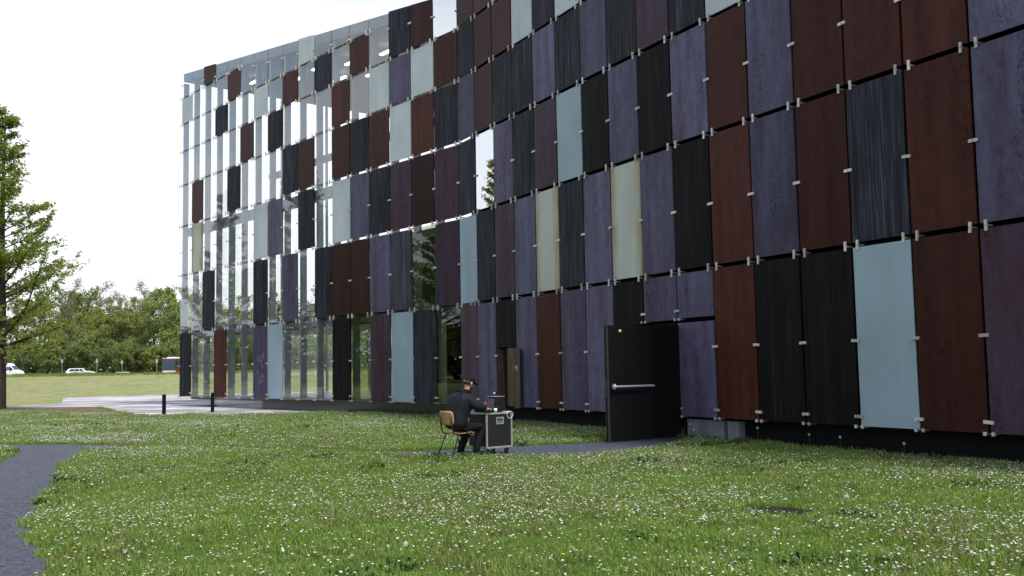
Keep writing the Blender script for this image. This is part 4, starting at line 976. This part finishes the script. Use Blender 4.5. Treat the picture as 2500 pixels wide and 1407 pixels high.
def inst_tree(name, P3, rot, scl, var, meshes):
    """one object whose points carry the meshes through geometry nodes"""
    me = bpy.data.meshes.new(name); me.vertices.add(len(P3)); me.vertices.foreach_set('co', P3.astype(np.float32).ravel())
    a = me.attributes.new('rot', 'FLOAT_VECTOR', 'POINT'); a.data.foreach_set('vector', rot.astype(np.float32).ravel())
    a = me.attributes.new('scl', 'FLOAT', 'POINT'); a.data.foreach_set('value', scl.astype(np.float32))
    a = me.attributes.new('var', 'INT', 'POINT'); a.data.foreach_set('value', var.astype(np.int32))
    o = link(name, me)
    ng = bpy.data.node_groups.new(name+'_scatter', 'GeometryNodeTree')
    ng.interface.new_socket('Geometry', in_out='INPUT', socket_type='NodeSocketGeometry'); ng.interface.new_socket('Geometry', in_out='OUTPUT', socket_type='NodeSocketGeometry')
    gi = ng.nodes.new('NodeGroupInput'); go = ng.nodes.new('NodeGroupOutput'); jn = ng.nodes.new('GeometryNodeJoinGeometry')
    def attr(nm, ty):
        n = ng.nodes.new('GeometryNodeInputNamedAttribute'); n.data_type = ty; n.inputs['Name'].default_value = nm; return n.outputs['Attribute']
    ar, as_, av = attr('rot','FLOAT_VECTOR'), attr('scl','FLOAT'), attr('var','INT')
    for k_, ms in enumerate(meshes):
        src = bpy.data.objects.new(name+'_piece', ms)
        oi = ng.nodes.new('GeometryNodeObjectInfo'); oi.inputs['Object'].default_value = src; oi.inputs['As Instance'].default_value = True
        cmp_ = ng.nodes.new('FunctionNodeCompare'); cmp_.data_type = 'INT'; cmp_.operation = 'EQUAL'
        ng.links.new(av, cmp_.inputs[2]); cmp_.inputs[3].default_value = k_
        ip = ng.nodes.new('GeometryNodeInstanceOnPoints')
        ng.links.new(gi.outputs[0], ip.inputs['Points']); ng.links.new(cmp_.outputs[0], ip.inputs['Selection']); ng.links.new(oi.outputs['Geometry'], ip.inputs['Instance'])
        ng.links.new(ar, ip.inputs['Rotation']); ng.links.new(as_, ip.inputs['Scale']); ng.links.new(ip.outputs[0], jn.inputs[0])
    ng.links.new(jn.outputs[0], go.inputs[0])
    md = o.modifiers.new('scatter', 'NODES'); md.node_group = ng
    return kind(o, 'stuff')
rg = np.random.default_rng(3)
G_ = lawn_pts([(4,9,230),(9,13,190),(13,20,130),(20,30,62),(30,48,30)], 4, 48, rg)
n = len(G_); h1 = vnoise(G_, .55, 1); h2 = vnoise(G_, 1.7, 2); h3 = vnoise(G_, .9, 5)
var = rg.integers(0, 3, n); var[(h1*.6+h2*.4 > .64) & (rg.random(n) < .4)] = 3; wd_ = (h3 > .84) & (rg.random(n) < .35); var[wd_] = 4
scl = (.65+.75*h2+.25*rg.random(n))*(1+np.clip((G_[:,1]-14)/30, 0, .6))
scl[wd_] *= .55
near_path = inside(G_, wob(right_edge+cross_lo+cross_hi+left_edge, 1, 0))
P3 = np.column_stack([G_, np.zeros(n)]); rot = np.column_stack([rg.normal(0,.08,n), rg.normal(0,.08,n), rg.uniform(0,6.283,n)])
nv = 2600; vx = rg.uniform(-120, 0, nv); vy = rg.uniform(150, 162, nv)
P3 = np.concatenate([P3, np.column_stack([vx, vy, gz(vx, vy)])]); rot = np.concatenate([rot, np.column_stack([rg.normal(0,.1,nv), rg.normal(0,.1,nv), rg.uniform(0,6.28,nv)])])
scl = np.concatenate([scl, rg.uniform(3, 8, nv)*(.6+.6*vnoise(np.column_stack([vx, vy]), .12, 21))]); var = np.concatenate([var, rg.choice([0,2,3,3,3], nv)])
gobj = inst_tree('grass', P3, rot, scl, var, TUF); tag(gobj, 'short uneven meadow lawn in front of the building', 'grass', kind='stuff')

m, t, o = mat('daisy_petal'); d = N(t, 'ShaderNodeBsdfDiffuse'); d.inputs[0].default_value = (.80,.82,.88,1); tr = N(t, 'ShaderNodeBsdfTranslucent'); tr.inputs[0].default_value = (.7,.72,.8,1)
ms = N(t, 'ShaderNodeMixShader'); ms.inputs[0].default_value = .3; t.links.new(d.outputs[0], ms.inputs[1]); t.links.new(tr.outputs[0], ms.inputs[2]); t.links.new(ms.outputs[0], o.inputs[0]); PETAL = m
YEL = plain('daisy_yellow', (.65,.42,.03), .7); STEM = plain('flower_stem', (.07,.11,.03), .8)
def daisy_mb(r_, closed, h):
    a = MB(); n = 11
    for k_ in range(n):
        t_ = 6.283*k_/n; t0, t1 = t_-.25, t_+.25; up_ = .5 if closed else .12
        q = lambda an, rr_, z: (rr_*math.cos(an), rr_*math.sin(an), h+z)
        a.add([q(t_-.2,r_*.25,0), q(t0,r_*.75,up_*r_*.6), q(t_,r_,up_*r_), q(t1,r_*.75,up_*r_*.6), q(t_+.2,r_*.25,0)], [(0,1,2,3,4)], 0)
    c_ = MB(); c_.lathe([(r_*.30,0),(r_*.25,r_*.13),(.0005,r_*.16)], 7, Matrix.Translation((0,0,h+.0005)))
    s_ = MB(); s_.tube([(0,0,-.01),(.004,.002,h*.5),(0,0,h)], .0014, 3, cap=False)
    return a, c_, s_
DM = []
DJ = []
for (r_, cl, h) in ((.0125,False,.085),(.0115,True,.075),(.0135,False,.10)):
    a, c_, s_ = daisy_mb(r_, cl, h); DM.append((a.mesh('petals', PETAL), c_.mesh('flower_centre', YEL), s_.mesh('stem', STEM)))
    j = MB(); j.add(a.v, a.f, 0); j.add(c_.v, c_.f, 1); j.add(s_.v, s_.f, 2); DJ.append(j.mesh('daisy_piece', [PETAL, YEL, STEM]))
D_ = lawn_pts([(5,9,520),(9,13,560),(13,20,560),(20,30,560),(30,48,400)], 4, 48, rg)
cl = .55*vnoise(D_, .45, 11)+.3*vnoise(D_, 1.4, 12)+.15*vnoise(D_, 4.0, 13)
cl = cl+.05*np.clip((D_[:,0]*.1), -.4, 1.0)
cl[(D_[:,1] > 22)] -= .03; cl -= .06*np.clip((-D_[:,0]-6)/8, 0, 1)*(D_[:,1] > 20)
keep = rg.random(len(D_)) < np.clip((cl-.36)*1.7+.06, .17, .62)
D_ = D_[keep]; n = len(D_); dist = np.hypot(D_[:,0], D_[:,1])
view = (np.abs(D_[:,0])/D_[:,1] < .51) & (D_[:,1] > 7.6)
order = np.argsort(np.where(view, dist, 1e9)); near, far_ = order[:300], order[300:]
rot = np.column_stack([rg.normal(.18,.22,n), rg.normal(0,.22,n), rg.uniform(0,6.283,n)])
scl = rg.uniform(.56, .98, n)*(1+np.clip((D_[:,1]-16)/40, 0, .3)); var = rg.integers(0, 3, n)
for i in near:
    o = bpy.data.objects.new('daisy', None); COL.objects.link(o); o.empty_display_size = .02
    o.location = (D_[i,0], D_[i,1], 0); o.rotation_euler = rot[i]; o.scale = (scl[i],)*3
    o['label'] = 'white daisy with yellow centre in the foreground lawn'; o['category'] = 'daisy'; o['group'] = 'daisies in the foreground lawn'
    for nm, ms in zip(('petals','flower_centre','stem'), DM[var[i]]): link(nm, ms, o)
P3 = np.column_stack([D_[far_], np.zeros(len(far_))])
dz = inst_tree('daisy_carpet', P3, rot[far_], scl[far_], var[far_], DJ); tag(dz, 'carpet of white daisies scattered across the lawn', 'daisies', kind='stuff')
# dandelions
def dandelion(x, y, clock, h, lb):
    o = empty('dandelion', (x, y, 0), random.uniform(0,6), lb, 'dandelion', 'dandelion clocks at the wall' if clock == 2 else 'dandelions in the lawn')
    q = MB(); q.tube([(0,0,-.01),(.01,.0,h*.5),(.012,.006,h)], .0022, 5); q.build('stem', STEM, o)
    q = MB(); rr = random.Random(int(x*1000))
    if clock:
        for k_ in range(90):
            u, v_ = rr.uniform(-1,1), rr.uniform(0,6.283); s_ = math.sqrt(1-u*u); d = Vector((s_*math.cos(v_), s_*math.sin(v_), u)); c_ = Vector((.012,.006,h+.012)); a = d.orthogonal().normalized()*.0035; b_ = d.cross(a)
            e_ = c_+d*.024; q.add([c_, c_+d*.02+a*.15, c_+d*.02-a*.15], [(0,1,2)]); q.add([e_+a, e_+b_, e_-a, e_-b_], [(0,1,2,3)])
        q.build('seed_head', plain('dandelion_fluff', (.6,.6,.58), .9), o)
    else:
        for k_ in range(40):
            a = rr.uniform(0,6.283); r_ = .019*rr.uniform(.5,1); up_ = rr.uniform(.1,.8); w_ = .003
            c0 = Vector((.012,.006,h)); e_ = c0+Vector((math.cos(a)*r_, math.sin(a)*r_, .012*up_)); s_ = Vector((-math.sin(a)*w_, math.cos(a)*w_, 0)); q.add([c0-s_*.4, e_-s_, e_+s_, c0+s_*.4], [(0,1,2,3)])
        q.build('flower_head', YEL, o)
random.seed(3)
for (x, y) in ((-3.67,8.5),(-.2,8.9),(-.55,9.1),(.35,7.9),(-1.4,11.9),(-1.25,12.2),(.6,9.5),(.95,10.0),(2.0,8.1),(1.2,9.0),(3.3,8.4),(.1,10.9),(1.8,10.9)):
    dandelion(x, y, 0, random.uniform(.09,.14), 'yellow dandelion flower among the daisies')
for (x, y) in ((-.85,7.95),(3.35,10.35),(2.2,13.2)): dandelion(x, y, 1, random.uniform(.13,.18), 'white dandelion clock standing among the daisies')
for c_, off in ((25.9,.5),(26.05,.55),(26.6,.35),(26.75,.4),(28.3,.4),(29.4,.45),(29.9,.35),(31.0,.4)):
    P_ = fp(c_, off); dandelion(P_.x, P_.y, 2, random.uniform(.2,.34), 'dandelion clock on a long stem at the foot of the dark wall')
